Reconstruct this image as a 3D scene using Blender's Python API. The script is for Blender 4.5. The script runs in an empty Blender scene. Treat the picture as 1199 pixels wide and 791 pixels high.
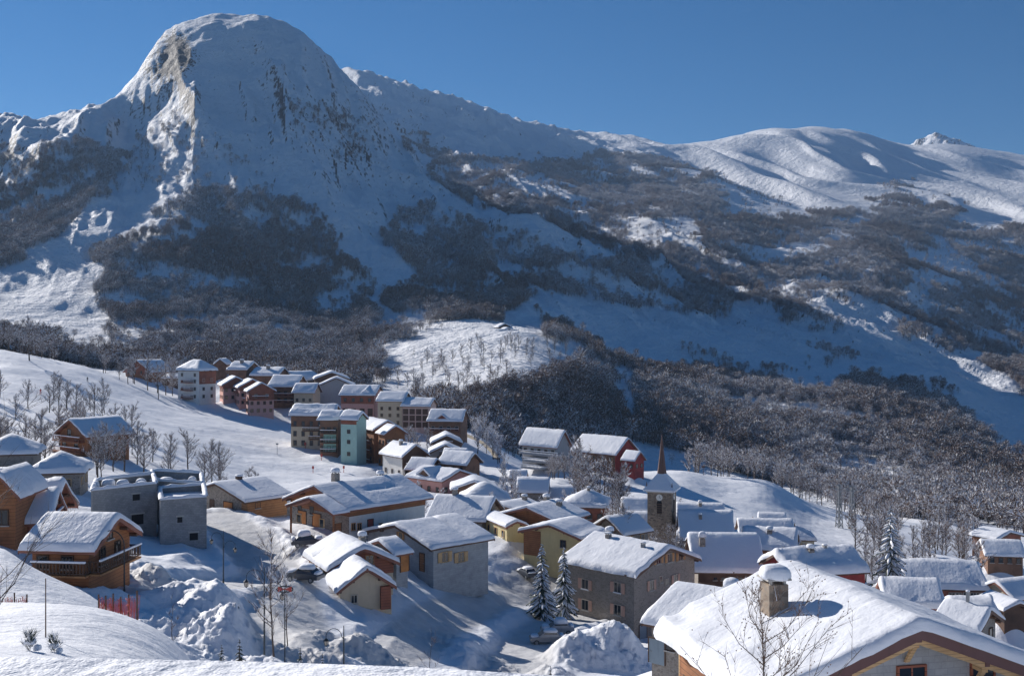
import bpy, bmesh, math, random
import numpy as np
from mathutils import Vector, Matrix
random.seed(7); rng = np.random.default_rng(7)
F = 1200.0; CX = 600.0; HY = 395.5
SC = bpy.context.scene
COL = SC.collection

# ------------------------------------------------------------------ scene / camera / light
world = bpy.data.worlds.new("World"); SC.world = world; world.use_nodes = True
SUN_AZ = (-0.70, 0.714); SUN_EL = 24.0
nt = world.node_tree; nt.nodes.clear()
bg = nt.nodes.new('ShaderNodeBackground'); wo = nt.nodes.new('ShaderNodeOutputWorld')
sky = nt.nodes.new('ShaderNodeTexSky'); sky.sky_type = 'NISHITA'; sky.sun_disc = False
sky.sun_elevation = math.radians(SUN_EL)
# nishita: rotation 0 = sun at +Y, positive turns towards +X
sky.sun_rotation = math.atan2(SUN_AZ[0], SUN_AZ[1])
sky.altitude = 1400; sky.air_density = 1.0; sky.dust_density = 0.0; sky.ozone_density = 7.0
hs = nt.nodes.new('ShaderNodeHueSaturation'); hs.inputs['Saturation'].default_value = 1.18; hs.inputs['Hue'].default_value = .497
nt.links.new(sky.outputs[0], hs.inputs['Color']); nt.links.new(hs.outputs[0], bg.inputs[0]); nt.links.new(bg.outputs[0], wo.inputs[0])
bg.inputs[1].default_value = 0.054
sd = bpy.data.lights.new('sun', 'SUN'); sd.energy = 5.0; sd.angle = math.radians(0.53); sd.color = (1.0, 0.945, 0.88)
so = bpy.data.objects.new('sun', sd); COL.objects.link(so)
ce = math.cos(math.radians(SUN_EL)); SDIR = Vector((SUN_AZ[0]*ce, SUN_AZ[1]*ce, math.sin(math.radians(SUN_EL))))
so.rotation_euler = SDIR.to_track_quat('Z', 'Y').to_euler(); so.location = (-300, 300, 300)
cd = bpy.data.cameras.new('camera'); cam = bpy.data.objects.new('camera', cd); COL.objects.link(cam)
cam.location = (0, 0, 0); cam.rotation_euler = (math.pi/2, 0, 0); cd.sensor_width = 36; cd.lens = 36*F/1199
cd.clip_start = 0.3; cd.clip_end = 30000; SC.camera = cam
SC.view_settings.view_transform = 'Standard'; SC.view_settings.look = 'None'
SC.view_settings.exposure = 0.40; SC.view_settings.gamma = 1

def P(px, py, d): return Vector(((px-CX)/F*d, d, -(py-HY)/F*d))

# ------------------------------------------------------------------ noise
def _h(ix, iy, s):
    n = (ix.astype(np.int64)*374761393 + iy.astype(np.int64)*668265263 + s*974634777) & 0xffffffff
    n = ((n ^ (n >> 13))*1274126177) & 0xffffffff
    n = (n ^ (n >> 16))
    return (n & 0xffff)/65535.0
def vnoise(x, y, s=0):
    ix = np.floor(x); iy = np.floor(y); fx = x-ix; fy = y-iy
    fx = fx*fx*fx*(fx*(fx*6-15)+10); fy = fy*fy*fy*(fy*(fy*6-15)+10)
    a = _h(ix, iy, s); b = _h(ix+1, iy, s); c = _h(ix, iy+1, s); d = _h(ix+1, iy+1, s)
    return (a+(b-a)*fx)*(1-fy)+(c+(d-c)*fx)*fy*1.0
def fbm(x, y, o=4, s=0, g=.5):
    r = 0; a = 1; t = 0
    for i in range(o):
        r = r + a*(vnoise(x*2**i+i*17.3, y*2**i-i*9.1, s+i)-.5)*2; t += a; a *= g
    return r/t
def ridged(x, y, o=4, s=0):
    r = 0; a = 1; t = 0
    for i in range(o):
        r = r + a*(1-np.abs(vnoise(x*2**i+i*11.3, y*2**i+i*5.7, s+i)-.5)*2)**2; t += a; a *= .5
    return r/t
def sst(a, b, x):
    t = np.clip((x-a)/(b-a), 0, 1); return t*t*(3-2*t)
def npoly(px, py, poly):
    ins = np.zeros(px.shape, bool); n = len(poly)
    for i in range(n):
        x1, y1 = poly[i]; x2, y2 = poly[(i+1) % n]
        c = ((y1 > py) != (y2 > py)) & (px < (x2-x1)*(py-y1)/((y2-y1) if y2 != y1 else 1e-9)+x1)
        ins ^= c
    return ins

# ------------------------------------------------------------------ terrain
PROF = {
 -600: [(30,700),(60,620),(120,540),(200,500),(300,450),(400,420),(600,410),(1000,380),(1600,300),(2500,230),(3200,260),(6000,320)],
 -250: [(30,700),(60,620),(120,580),(200,520),(300,440),(360,405),(450,405),(600,400),(1000,350),(1400,235),(1650,150),(1900,180),(3000,200),(6000,300)],
 0: [(5,772),(7,782),(12,782),(20,738),(30,704),(40,722),(52,640),(60,668),(75,690),(90,672),(110,640),(130,600),(150,562),(200,532),(250,492),(300,452),(350,420),(385,409),(450,415),(600,402),(800,385),(1000,325),(1300,240),(1450,180),(1560,134),(1800,165),(2700,185),(6000,300)],
 100: [(5,774),(7,788),(12,800),(20,752),(30,709),(40,735),(52,688),(60,705),(75,705),(88,688),(110,645),(135,606),(170,560),(200,538),(250,505),(300,475),(350,445),(390,428),(450,434),(600,425),(800,400),(1000,328),(1300,222),(1480,160),(1610,127),(1850,160),(2300,185),(6000,300)],
 200: [(5,777),(7,797),(12,830),(20,800),(30,745),(40,775),(52,760),(65,740),(80,705),(100,688),(135,630),(170,590),(200,562),(250,525),(300,500),(350,480),(385,467),(450,452),(600,432),(800,408),(1000,335),(1150,265),(1300,208),(1600,118),(1800,62),(1900,33),(2200,90),(6000,300)],
 300: [(5,780),(7,806),(12,870),(20,880),(30,855),(45,835),(60,800),(80,755),(100,712),(120,675),(140,632),(155,610),(200,588),(240,565),(300,530),(350,500),(400,481),(450,468),(600,440),(800,410),(1000,360),(1150,300),(1300,235),(1600,115),(1850,28),(1950,14),(2300,80),(6000,300)],
 400: [(5,784),(7,812),(12,880),(20,900),(30,870),(45,850),(60,810),(75,775),(95,742),(115,718),(130,670),(145,629),(200,592),(240,574),(280,553),(310,538),(350,515),(400,498),(430,484),(500,468),(600,448),(800,420),(1000,372),(1150,315),(1300,255),(1600,145),(1800,88),(1880,78),(2200,140),(3000,150),(3800,84),(4500,180),(6000,300)],
 500: [(5,788),(7,818),(12,890),(20,920),(30,900),(45,880),(60,840),(80,790),(100,745),(115,710),(130,675),(150,645),(200,607),(250,573),(300,545),(350,520),(400,505),(450,490),(520,476),(600,455),(700,430),(800,405),(1000,375),(1200,325),(1500,235),(1700,195),(2000,240),(2500,215),(3000,170),(3800,107),(4500,200),(6000,300)],
 600: [(5,795),(7,825),(12,900),(20,940),(30,930),(45,910),(60,870),(80,830),(100,790),(120,745),(140,697),(165,652),(200,620),(250,585),(300,560),(350,540),(420,535),(480,522),(540,478),(580,448),(640,430),(720,410),(800,390),(870,384),(950,388),(1100,355),(1300,310),(1450,255),(1500,249),(1700,275),(2200,230),(2600,200),(3000,180),(3800,144),(4300,200),(6000,300)],
 700: [(5,800),(7,830),(12,900),(20,950),(30,960),(45,930),(60,885),(80,840),(100,800),(120,770),(140,742),(170,675),(200,635),(250,600),(300,560),(350,552),(420,562),(500,548),(600,500),(700,455),(800,428),(950,405),(1100,380),(1250,345),(1400,300),(1500,292),(1700,292),(2000,268),(2400,235),(2800,212),(3300,180),(3800,156),(4500,200),(6000,300)],
 800: [(5,805),(7,835),(12,900),(20,950),(30,960),(45,930),(60,885),(80,840),(100,805),(120,780),(140,752),(170,695),(200,640),(250,602),(290,575),(340,549),(400,562),(480,562),(600,530),(700,490),(800,458),(1000,420),(1150,390),(1300,362),(1450,332),(1600,305),(1900,275),(2300,245),(2700,224),(3150,198),(3750,169),(4500,200),(6000,300)],
 900: [(5,810),(7,840),(12,900),(20,950),(30,960),(45,930),(60,885),(80,840),(100,805),(120,780),(140,750),(200,652),(250,618),(300,590),(350,562),(400,577),(500,578),(600,545),(700,505),(850,460),(1000,430),(1200,390),(1400,355),(1700,315),(2000,290),(2300,265),(2600,242),(3200,203),(4050,154),(4700,180),(6000,300)],
 1000: [(5,815),(7,845),(12,900),(20,950),(30,960),(45,930),(60,885),(80,840),(110,795),(140,745),(200,665),(250,642),(300,620),(360,601),(400,603),(500,588),(600,555),(700,515),(900,455),(1100,420),(1300,385),(1600,340),(2000,300),(2400,265),(2800,232),(3500,190),(4350,153),(5000,185),(6000,300)],
 1100: [(5,820),(7,850),(12,900),(20,950),(30,960),(45,930),(60,885),(80,840),(110,800),(140,755),(200,690),(250,662),(300,640),(400,610),(500,590),(600,560),(800,500),(1000,455),(1200,425),(1500,380),(1900,330),(2300,290),(2700,248),(3500,205),(4500,168),(5200,195),(6000,300)],
 1200: [(5,825),(7,855),(12,900),(20,950),(30,960),(45,930),(60,885),(80,840),(110,805),(140,765),(200,710),(250,682),(300,658),(400,622),(500,597),(700,550),(900,500),(1100,465),(1400,420),(1800,370),(2200,320),(2500,272),(3000,238),(3900,198),(4600,182),(5300,205),(6000,300)],
 1450: [(30,960),(60,885),(110,805),(200,710),(300,658),(500,597),(900,510),(1400,420),(2200,320),(2900,245),(4500,195),(5300,220),(6000,300)],
 1800: [(30,960),(60,885),(110,805),(200,710),(300,658),(500,597),(900,510),(1400,420),(2200,320),(2800,250),(3400,220),(4000,240),(6000,300)],
}
# crest lines drawn from the photograph's silhouettes (px, py, distance)
EXTRA = [(130,112,1670),(145,100,1710),(158,86,1760),(170,70,1800),(182,50,1840),(195,32,1880),(220,20,1930),(250,16,1950),(110,160,1900),(150,140,1950),(330,19,1930),(350,30,1910),(370,48,1900),(385,60,1890),(425,100,1850),(440,125,1820),(460,150,1790),(480,172,1750),
 (520,212,1650),(550,232,1590),(575,243,1540),(640,262,1490),(670,278,1480),(150,150,1620),(430,165,1650),(460,210,1580),
 (60,136,1580),(30,132,1570),(440,88,3800),(465,95,3800),(478,104,3800),(530,113,3800),(550,122,3800),(570,137,3800),(640,147,3800),(660,152,3800),(740,158,3800),(760,165,3800),(780,170,3750),(830,168,3800),(860,160,3900),(880,156,3980),(920,150,4120),(950,149,4230),(980,152,4320),(1030,162,4420),(1060,171,4450),(1150,174,4520),
 (530,325,1250),(560,322,1230),(540,360,1050),(650,365,1100),(690,350,1220),(660,400,850),(560,395,800),(580,420,700),(640,440,640),
 (450,500,425),(560,510,400),(540,545,320),(650,560,330),(650,585,240),(655,560,280),(760,560,310),(850,560,340),(950,590,350),(975,597,355),
 (850,580,300),(950,612,300),(250,610,145),(250,660,110),(160,665,105),(190,690,88),(150,698,84),(350,640,138),(330,660,122),(340,700,100),(550,690,125),(650,720,135),(650,675,155)]
def build_py():
    a = []
    for c, l in PROF.items():
        for d, y in l: a.append((c, y, d))
    a += EXTRA
    a = np.array(a, float)
    KU, KV = 1/110.0, 3.2
    U = a[:, 0]*KU; V = np.log(a[:, 2])*KV; n = len(a)
    def phi(r2): return np.where(r2 > 0, .5*r2*np.log(np.maximum(r2, 1e-12)), 0)
    K = phi((U[:, None]-U)**2+(V[:, None]-V)**2)
    K[np.diag_indices(n)] += 0.02
    A = np.zeros((n+3, n+3)); A[:n, :n] = K; A[:n, n] = 1; A[:n, n+1] = U; A[:n, n+2] = V
    A[n, :n] = 1; A[n+1, :n] = U; A[n+2, :n] = V
    w = np.linalg.solve(A, np.concatenate([a[:, 1], np.zeros(3)]))
    def ev(px, d):
        sh = px.shape; u = px.ravel()*KU; v = np.log(d.ravel())*KV; out = np.empty(u.size)
        for i in range(0, u.size, 20000):
            uu = u[i:i+20000, None]; vv = v[i:i+20000, None]
            out[i:i+20000] = phi((uu-U)**2+(vv-V)**2) @ w[:n] + w[n] + w[n+1]*u[i:i+20000] + w[n+2]*v[i:i+20000]
        return out.reshape(sh)
    return ev
ev = build_py()
cols = np.concatenate([np.linspace(-1400, -120, 45)[:-1], np.arange(-120, 1321, 2.25), np.linspace(1320, 2600, 45)[1:]])
rows = np.concatenate([[0.6, 2.5], np.geomspace(4.5, 60, 110)[:-1], np.geomspace(60, 150, 300)[:-1], np.geomspace(150, 420, 200)[:-1], np.geomspace(420, 1000, 130)[:-1], np.linspace(1000, 2700, 290)[:-1], np.geomspace(2700, 6000, 185)[:-1], np.geomspace(6000, 8000, 12)])
NR, NC = len(rows), len(cols)
# coarse TPS then refine by interpolation
cc = np.concatenate([np.linspace(-1400, -140, 12), np.arange(-120, 1321, 9.0), np.linspace(1340, 2600, 12)])
rc = np.concatenate([[4.5], np.geomspace(4.6, 7900, 420), [8000]])
cg, rg = np.meshgrid(np.clip(cc, -600, 1800), rc)
tab = ev(cg, rg)
def interp2(px, d):
    ci = np.clip(np.searchsorted(cc, px)-1, 0, len(cc)-2); ri = np.clip(np.searchsorted(rc, d)-1, 0, len(rc)-2)
    a = np.clip((px-cc[ci])/(cc[ci+1]-cc[ci]), 0, 1); b = np.clip((d-rc[ri])/(rc[ri+1]-rc[ri]), 0, 1)
    return (tab[ri, ci]*(1-a)+tab[ri, ci+1]*a)*(1-b)+(tab[ri+1, ci]*(1-a)+tab[ri+1, ci+1]*a)*b
C2, R2 = np.meshgrid(cols, rows)
PY = interp2(C2, np.maximum(R2, 4.5))
DX = (C2-CX)/F*R2; DY = R2.copy()
Z = -(PY-HY)/F*np.maximum(R2, 4.5)
# world-space relief: ribs and gullies on the mountains
m = sst(700, 1500, DY)
flank = 1-sst(500, 900, C2)*sst(1700, 2200, DY)
crest = 1-.8*np.exp(-((C2-250)/150)**2)*sst(1620, 1830, DY)
Z += m*flank*crest*(ridged(DX/150+DY/330, DY/380-DX/800, 4, 3)-.5)*42
Z += m*flank*crest*(ridged(DX/44+DY/150, DY/170, 4, 13)-.5)*19
fr = sst(2300, 3000, DY)
Z += fr*(1-sst(4300, 4800, DY)*.6)*sst(700, 850, C2)*(fbm(DX/125+DY/260+fbm(DX/420, DY/420, 2, 31)*1.3, DY/800-DX/800, 2, 21))*34*(1-sst(3800, 4300, DY)*.7)
Z += fr*(1-sst(700, 850, C2))*(ridged(DX/190+DY/420, DY/230, 4, 29)-.5)*60*(1-sst(3300, 3750, DY)*.75)
Z += sst(450, 1200, DY)*(1-fr)*fbm(DX/90, DY/90, 5, 5)*9
Z += sst(60, 220, DY)*fbm(DX/16, DY/16, 4, 8)*.7
Z += sst(5, 20, DY)*fbm(DX/5, DY/5, 3, 9)*.10
# deep snow near: wind-rounded lumps
Z += sst(40, 70, DY)*(1-sst(200, 260, DY))*fbm(DX/7, DY/7, 3, 15)*.45
# small rocky summit far behind the right-hand ridge
for qx, qy, qh, qr in ((1096, 154, 1.0, 95), (1076, 162, 1.0, 70), (1118, 160, 1.0, 80), (1136, 168, 1.0, 60)):
    q0 = 5450.0; zz = -(qy-HY)/F*q0; rr_ = np.hypot(DX-(qx-CX)/F*q0, (DY-q0)*.8)/qr
    Z = np.maximum(Z, zz-rr_*(60)+ridged(DX/45, DY/45, 3, 91)*26-13-(rr_ > 6)*2000)
PILE = np.zeros_like(Z)
ZB = Z.copy()
def tz_raw(x, y, G):
    px = CX+F*x/np.maximum(y, .7); ci = np.clip(np.searchsorted(cols, px)-1, 0, NC-2); ri = np.clip(np.searchsorted(rows, y)-1, 0, NR-2)
    a = np.clip((px-cols[ci])/(cols[ci+1]-cols[ci]), 0, 1); b = np.clip((y-rows[ri])/(rows[ri+1]-rows[ri]), 0, 1)
    return (G[ri, ci]*(1-a)+G[ri, ci+1]*a)*(1-b)+(G[ri+1, ci]*(1-a)+G[ri+1, ci+1]*a)*b
def tz(x, y): return float(tz_raw(np.array([x], float), np.array([y], float), Z)[0])
def at(px, d, dz=0):
    x = (px-CX)/F*d; return Vector((x, d, tz(x, d)+dz))
# ------------------------------------------------------------------ materials
MATS = {}
def newmat(name):
    m = bpy.data.materials.new(name); m.use_nodes = True; t = m.node_tree
    b = t.nodes['Principled BSDF']; return m, t, b
def N(t, typ, **kw):
    n = t.nodes.new(typ)
    for k, v in kw.items():
        if k.startswith('i_'):
            kk = k[2:]; kk = int(kk) if kk.isdigit() else kk
            n.inputs[kk].default_value = v
        else: setattr(n, k, v)
    return n
def mix(t, a, b, fac, mode='MIX'):
    n = t.nodes.new('ShaderNodeMix'); n.data_type = 'RGBA'; n.blend_type = mode
    for s, v in ((6, a), (7, b), (0, fac)):
        if hasattr(v, 'is_output') or hasattr(v, 'links'): t.links.new(v, n.inputs[s])
        else: n.inputs[s].default_value = v if s == 0 else (*v, 1)
    return n.outputs[2]
def ramp(t, src, stops):
    r = t.nodes.new('ShaderNodeValToRGB'); cr = r.color_ramp
    while len(cr.elements) > 1: cr.elements.remove(cr.elements[-1])
    for i, (p, c) in enumerate(stops):
        e = cr.elements[0] if i == 0 else cr.elements.new(p)
        e.position = p; e.color = (*c, 1) if len(c) == 3 else c
    t.links.new(src, r.inputs[0]); return r.outputs[0]
def coords(t, kind='Object', scale=(1, 1, 1)):
    c = N(t, 'ShaderNodeTexCoord'); mp = N(t, 'ShaderNodeMapping'); mp.inputs['Scale'].default_value = scale
    t.links.new(c.outputs[kind], mp.inputs[0]); return mp.outputs[0]
def bump(t, h, b, strength=.5, dist=.1, nrm=None):
    n = N(t, 'ShaderNodeBump'); n.inputs['Strength'].default_value = strength; n.inputs['Distance'].default_value = dist
    t.links.new(h, n.inputs['Height'])
    if nrm: t.links.new(nrm, n.inputs['Normal'])
    if b: t.links.new(n.outputs[0], b.inputs['Normal'])
    return n.outputs[0]
def noise(t, v, scale, detail=4, rough=.55, out=0):
    n = N(t, 'ShaderNodeTexNoise'); n.inputs['Scale'].default_value = scale; n.inputs['Detail'].default_value = detail; n.inputs['Roughness'].default_value = rough
    t.links.new(v, n.inputs['Vector']); return n.outputs[out]
SNOWC = (.83, .85, .89)
def mk_snow(name, sc=1.0, gz=True):
    m, t, b = newmat(name)
    v = coords(t)
    n1 = noise(t, v, 2.2*sc, 5, .6); n2 = noise(t, v, .35*sc, 3)
    c = mix(t, (.78, .80, .85), (.87, .885, .92), n2)
    t.links.new(c, b.inputs['Base Color']); b.inputs['Roughness'].default_value = .62
    b.inputs['Specular IOR Level'].default_value = .25
    n9 = bump(t, noise(t, coords(t, scale=(1, .35, 1)), 1.1*sc, 4, .6), None, .5, .25); bump(t, n1, b, .5, .12, n9)
    return m
M = {}
M['snow'] = mk_snow('snow')
M['roof_snow'] = mk_snow('roof_snow', .8)
# ground snow: trampled attribute
m, t, b = newmat('ground_snow'); v = coords(t)
at_ = N(t, 'ShaderNodeAttribute', attribute_name='road')
big = noise(t, v, .5, 4); fine = noise(t, v, 3.0, 5, .65); lum = noise(t, v, .12, 3)
pure = mix(t, (.80, .82, .865), (.87, .885, .92), lum)
dirt = mix(t, (.46, .455, .45), (.70, .70, .71), big)
c = mix(t, pure, dirt, at_.outputs['Fac'])
t.links.new(c, b.inputs['Base Color']); b.inputs['Roughness'].default_value = .65; b.inputs['Specular IOR Level'].default_value = .2
n0 = bump(t, big, None, .5, .5); n1_ = bump(t, fine, None, .5, .16, n0)
pa = N(t, 'ShaderNodeAttribute', attribute_name='pile'); vo = N(t, 'ShaderNodeTexVoronoi', feature='F1'); vo.inputs['Scale'].default_value = 2.3; vv = mix(t, (0, 0, 0), (1, 1, 1), noise(t, v, 2.0, 3, .5, 1)); ad = N(t, 'ShaderNodeVectorMath', operation='ADD'); t.links.new(v, ad.inputs[0]); t.links.new(noise(t, v, 3.0, 3, .5, 1), ad.inputs[1]); t.links.new(ad.outputs[0], vo.inputs['Vector'])
vm = N(t, 'ShaderNodeMath', operation='MULTIPLY'); t.links.new(vo.outputs['Distance'], vm.inputs[0]); t.links.new(pa.outputs['Fac'], vm.inputs[1]); bump(t, vm.outputs[0], b, -.9, .35, n1_); M['ground'] = m
# mountain: snow, rock and shrub-speckled snow
m, t, b = newmat('mountain_snow_and_rock'); v = coords(t)
ra = N(t, 'ShaderNodeAttribute', attribute_name='rock')
geo = N(t, 'ShaderNodeNewGeometry'); sep = N(t, 'ShaderNodeSeparateXYZ'); t.links.new(geo.outputs['True Normal'], sep.inputs[0])
n1 = noise(t, v, .030, 6, .7); n2 = noise(t, v, .22, 4, .7)
vst = coords(t, scale=(1, 1, .35)); n3 = noise(t, vst, .13, 6, .8)
# rock where steep and noisy
s1 = N(t, 'ShaderNodeMath', operation='MULTIPLY_ADD'); s1.inputs[1].default_value = -.72; s1.inputs[2].default_value = .425
t.links.new(sep.outputs[2], s1.inputs[0])
s2 = N(t, 'ShaderNodeMath', operation='ADD'); t.links.new(s1.outputs[0], s2.inputs[0]); t.links.new(n3, s2.inputs[1])
s3 = N(t, 'ShaderNodeMath', operation='MULTIPLY_ADD'); s3.inputs[1].default_value = .9; t.links.new(ra.outputs['Fac'], s3.inputs[0]); t.links.new(s2.outputs[0], s3.inputs[2])
fac = ramp(t, s3.outputs[0], [(0, (0, 0, 0)), (.55, (0, 0, 0)), (.60, (1, 1, 1)), (1, (1, 1, 1))])
rock = ramp(t, n2, [(.3, (.016, .013, .012)), (.5, (.042, .030, .026)), (.75, (.085, .060, .050))])
sn = mix(t, (.78, .80, .84), (.87, .88, .91), n1)
spk = ramp(t, n2, [(0, (0, 0, 0)), (.60, (0, 0, 0)), (.72, (.55, .55, .55)), (1, (.7, .7, .7))])
sh = N(t, 'ShaderNodeAttribute', attribute_name='scrub'); sm = N(t, 'ShaderNodeMath', operation='MULTIPLY'); t.links.new(spk, sm.inputs[0]); t.links.new(sh.outputs['Fac'], sm.inputs[1])
sn2 = mix(t, sn, (.12, .10, .09), sm.outputs[0])
c = mix(t, sn2, rock, fac)
t.links.new(c, b.inputs['Base Color']); b.inputs['Roughness'].default_value = .7; b.inputs['Specular IOR Level'].default_value = .15
n0 = bump(t, n1, None, .8, 18); bump(t, n2, b, .45, 3.0, n0); M['mountain'] = m

# ------------------------------------------------------------------ helpers for objects
def setp(o, label=None, cat=None, group=None, kind=None):
    if label: o['label'] = label
    if cat: o['category'] = cat
    if group: o['group'] = group
    if kind: o['kind'] = kind
    return o
def link(name, me, mat=None, parent=None, smooth=False):
    o = bpy.data.objects.new(name, me); COL.objects.link(o)
    if mat is not None:
        for mm in (mat if isinstance(mat, (list, tuple)) else [mat]): me.materials.append(mm)
    if parent: o.parent = parent
    if smooth: me.polygons.foreach_set('use_smooth', [True]*len(me.polygons))
    return o
class MB:
    def __init__(s): s.v = []; s.f = []; s.m = []
    def add(s, vs, fs, mi=0):
        k = len(s.v); s.v += [tuple(p) for p in vs]; s.f += [tuple(i+k for i in q) for q in fs]; s.m += [mi]*len(fs)
    def box(s, x0, x1, y0, y1, z0, z1, mi=0):
        s.add([(x0,y0,z0),(x1,y0,z0),(x1,y1,z0),(x0,y1,z0),(x0,y0,z1),(x1,y0,z1),(x1,y1,z1),(x0,y1,z1)],
              [(0,3,2,1),(4,5,6,7),(0,1,5,4),(1,2,6,5),(2,3,7,6),(3,0,4,7)], mi)
    def tube(s, p, q, r0, r1, n=5, mi=0, cap=False):
        p = Vector(p); q = Vector(q); d = (q-p)
        if d.length < 1e-6: return
        d.normalize(); a = d.orthogonal().normalized(); b = d.cross(a)
        vs = []
        for c, r in ((p, r0), (q, r1)):
            for i in range(n):
                t_ = 2*math.pi*i/n; vs.append(c+a*math.cos(t_)*r+b*math.sin(t_)*r)
        fs = [(i, (i+1) % n, n+(i+1) % n, n+i) for i in range(n)]
        if cap: fs += [tuple(range(n))[::-1], tuple(range(n, 2*n))]
        s.add(vs, fs, mi)
    def path(s, pts, r, n=6, mi=0):
        for i in range(len(pts)-1):
            s.tube(pts[i], pts[i+1], r, r, n, mi)
    def slab(s, quad, th, mi=0):      # quad of 4 points thickened downward in z
        q = [Vector(p) for p in quad]; lo = [p-Vector((0, 0, th)) for p in q]
        s.add(q+lo, [(0,1,2,3),(7,6,5,4),(0,4,5,1),(1,5,6,2),(2,6,7,3),(3,7,4,0)], mi)
    def mesh(s, name, fix=True):
        me = bpy.data.meshes.new(name); me.from_pydata(s.v, [], s.f); me.update()
        me.polygons.foreach_set('material_index', s.m)
        if fix:
            bm = bmesh.new(); bm.from_mesh(me); bmesh.ops.recalc_face_normals(bm, faces=bm.faces); bm.to_mesh(me); bm.free()
        return me
    def build(s, name, mat, parent=None, smooth=False, fix=True):
        return link(name, s.mesh(name, fix), mat, parent, smooth)
def empty(name, loc, rz=0, label=None, cat=None, group=None):
    o = bpy.data.objects.new(name, None); COL.objects.link(o); o.location = loc; o.rotation_euler = (0, 0, rz); o.empty_display_size = .5
    return setp(o, label, cat, group)
def copy_tree(o, parent=None):
    c = o.copy(); COL.objects.link(c); c.parent = parent
    for ch in list(o.children): copy_tree(ch, c)
    return c

# ------------------------------------------------------------------ earthworks
ROAD = np.zeros_like(Z)
def visz(px, d): return tz((px-CX)/F*d, d)
def road(pts, w, cut=.5, berm=.7, flat=True):
    """pts: (px, d); plough a road through the snow with thrown-up banks beside it"""
    global Z, ROAD
    W = [np.array([(p-CX)/F*d, d]) for p, d in pts]; zs = [visz(p, d) for p, d in pts]
    best = np.full(Z.shape, 1e9); zz = np.zeros(Z.shape)
    lo = min(p[1] for p in W)-25; hi = max(p[1] for p in W)+25
    r0, r1 = np.searchsorted(rows, max(lo, 1)), np.searchsorted(rows, hi)
    x = DX[r0:r1]; y = DY[r0:r1]; be = best[r0:r1]; zq = zz[r0:r1]
    for i in range(len(W)-1):
        a, b_ = W[i], W[i+1]; ab = b_-a; tt = np.clip(((x-a[0])*ab[0]+(y-a[1])*ab[1])/(ab@ab), 0, 1)
        dd = np.hypot(x-a[0]-tt*ab[0], y-a[1]-tt*ab[1]); k = dd < be
        be[k] = dd[k]; zq[k] = (zs[i]+(zs[i+1]-zs[i])*tt)[k]
    dist = be+fbm(x/3.0, y/3.0, 3, 44)*.55
    core_ = 1-sst(w, w+1.6, dist)
    bmx = ridged(x/.8, y/.8, 3, 55)*.35
    zr = Z[r0:r1]; tgt = zq-cut+fbm(x/1.2, y/1.2, 2, 61)*.06
    out = np.maximum(dist-w-1.0, 0); sel = dist < w+22
    lim = np.clip(zr, tgt-out*.55, tgt+out*.42+.15); zr = np.where(sel, lim*(1-sst(w+14, w+22, dist))+zr*sst(w+14, w+22, dist), zr)
    zr = zr*(1-core_)+tgt*core_
    bm_ = np.exp(-((dist-w-2.3)/1.3)**2)*berm*(1+.6*fbm(x/2.1, y/2.1, 3, 50)+bmx)
    Z[r0:r1] = zr+bm_; PILE[r0:r1] = np.maximum(PILE[r0:r1], np.exp(-((dist-w-2.0)/1.6)**2)*(dist < w+5)); ROAD[r0:r1] = np.maximum(ROAD[r0:r1], core_*.9)
def pile(px, d, rx, ry, h, rot=0, lump=.35, sharp=1.0):
    global Z
    x0 = (px-CX)/F*d; dx = DX-x0; dy = DY-d; c, s = math.cos(rot), math.sin(rot)
    u = (dx*c+dy*s)/rx; v = (-dx*s+dy*c)/ry; r = np.sqrt(u*u+v*v)
    k = np.clip(1-r, 0, 1); k = k*k*(3-2*k) if sharp == 1.0 else (k*k*(3-2*k)*.5+k*.5)
    near = r < 1.15
    q = np.zeros_like(Z); xx, yy = DX[near], DY[near]
    q[near] = .72*k[near]*h*(1+lump*.8*fbm(xx/3.2, yy/3.2, 2, 77))+np.minimum(k[near]*4, 1)*(fbm(xx/1.0, yy/1.0, 4, 78, .6)*lump*.5)
    q[near] += np.minimum(k[near]*5, 1)*(ridged(xx/.75, yy/.75, 3, 79)-.5)*.42
    Z += q; PILE[:] = np.maximum(PILE, np.minimum(k*5, 1))
def pads(L):
    """settle the ground to the houses' bases (residuals blended softly)"""
    global Z
    num = np.zeros_like(Z); den = np.zeros_like(Z)
    for x, y, z, r in L:
        r0, r1 = np.searchsorted(rows, y-4*r), np.searchsorted(rows, y+4*r)
        res = z-tz_raw(np.array([x], float), np.array([y], float), ZB)[0]
        w = np.exp(-((DX[r0:r1]-x)**2+(DY[r0:r1]-y)**2)/(r*r*1.3))
        num[r0:r1] += w*res*1.0; den[r0:r1] += w
    Z += num/np.maximum(den, 1)
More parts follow.
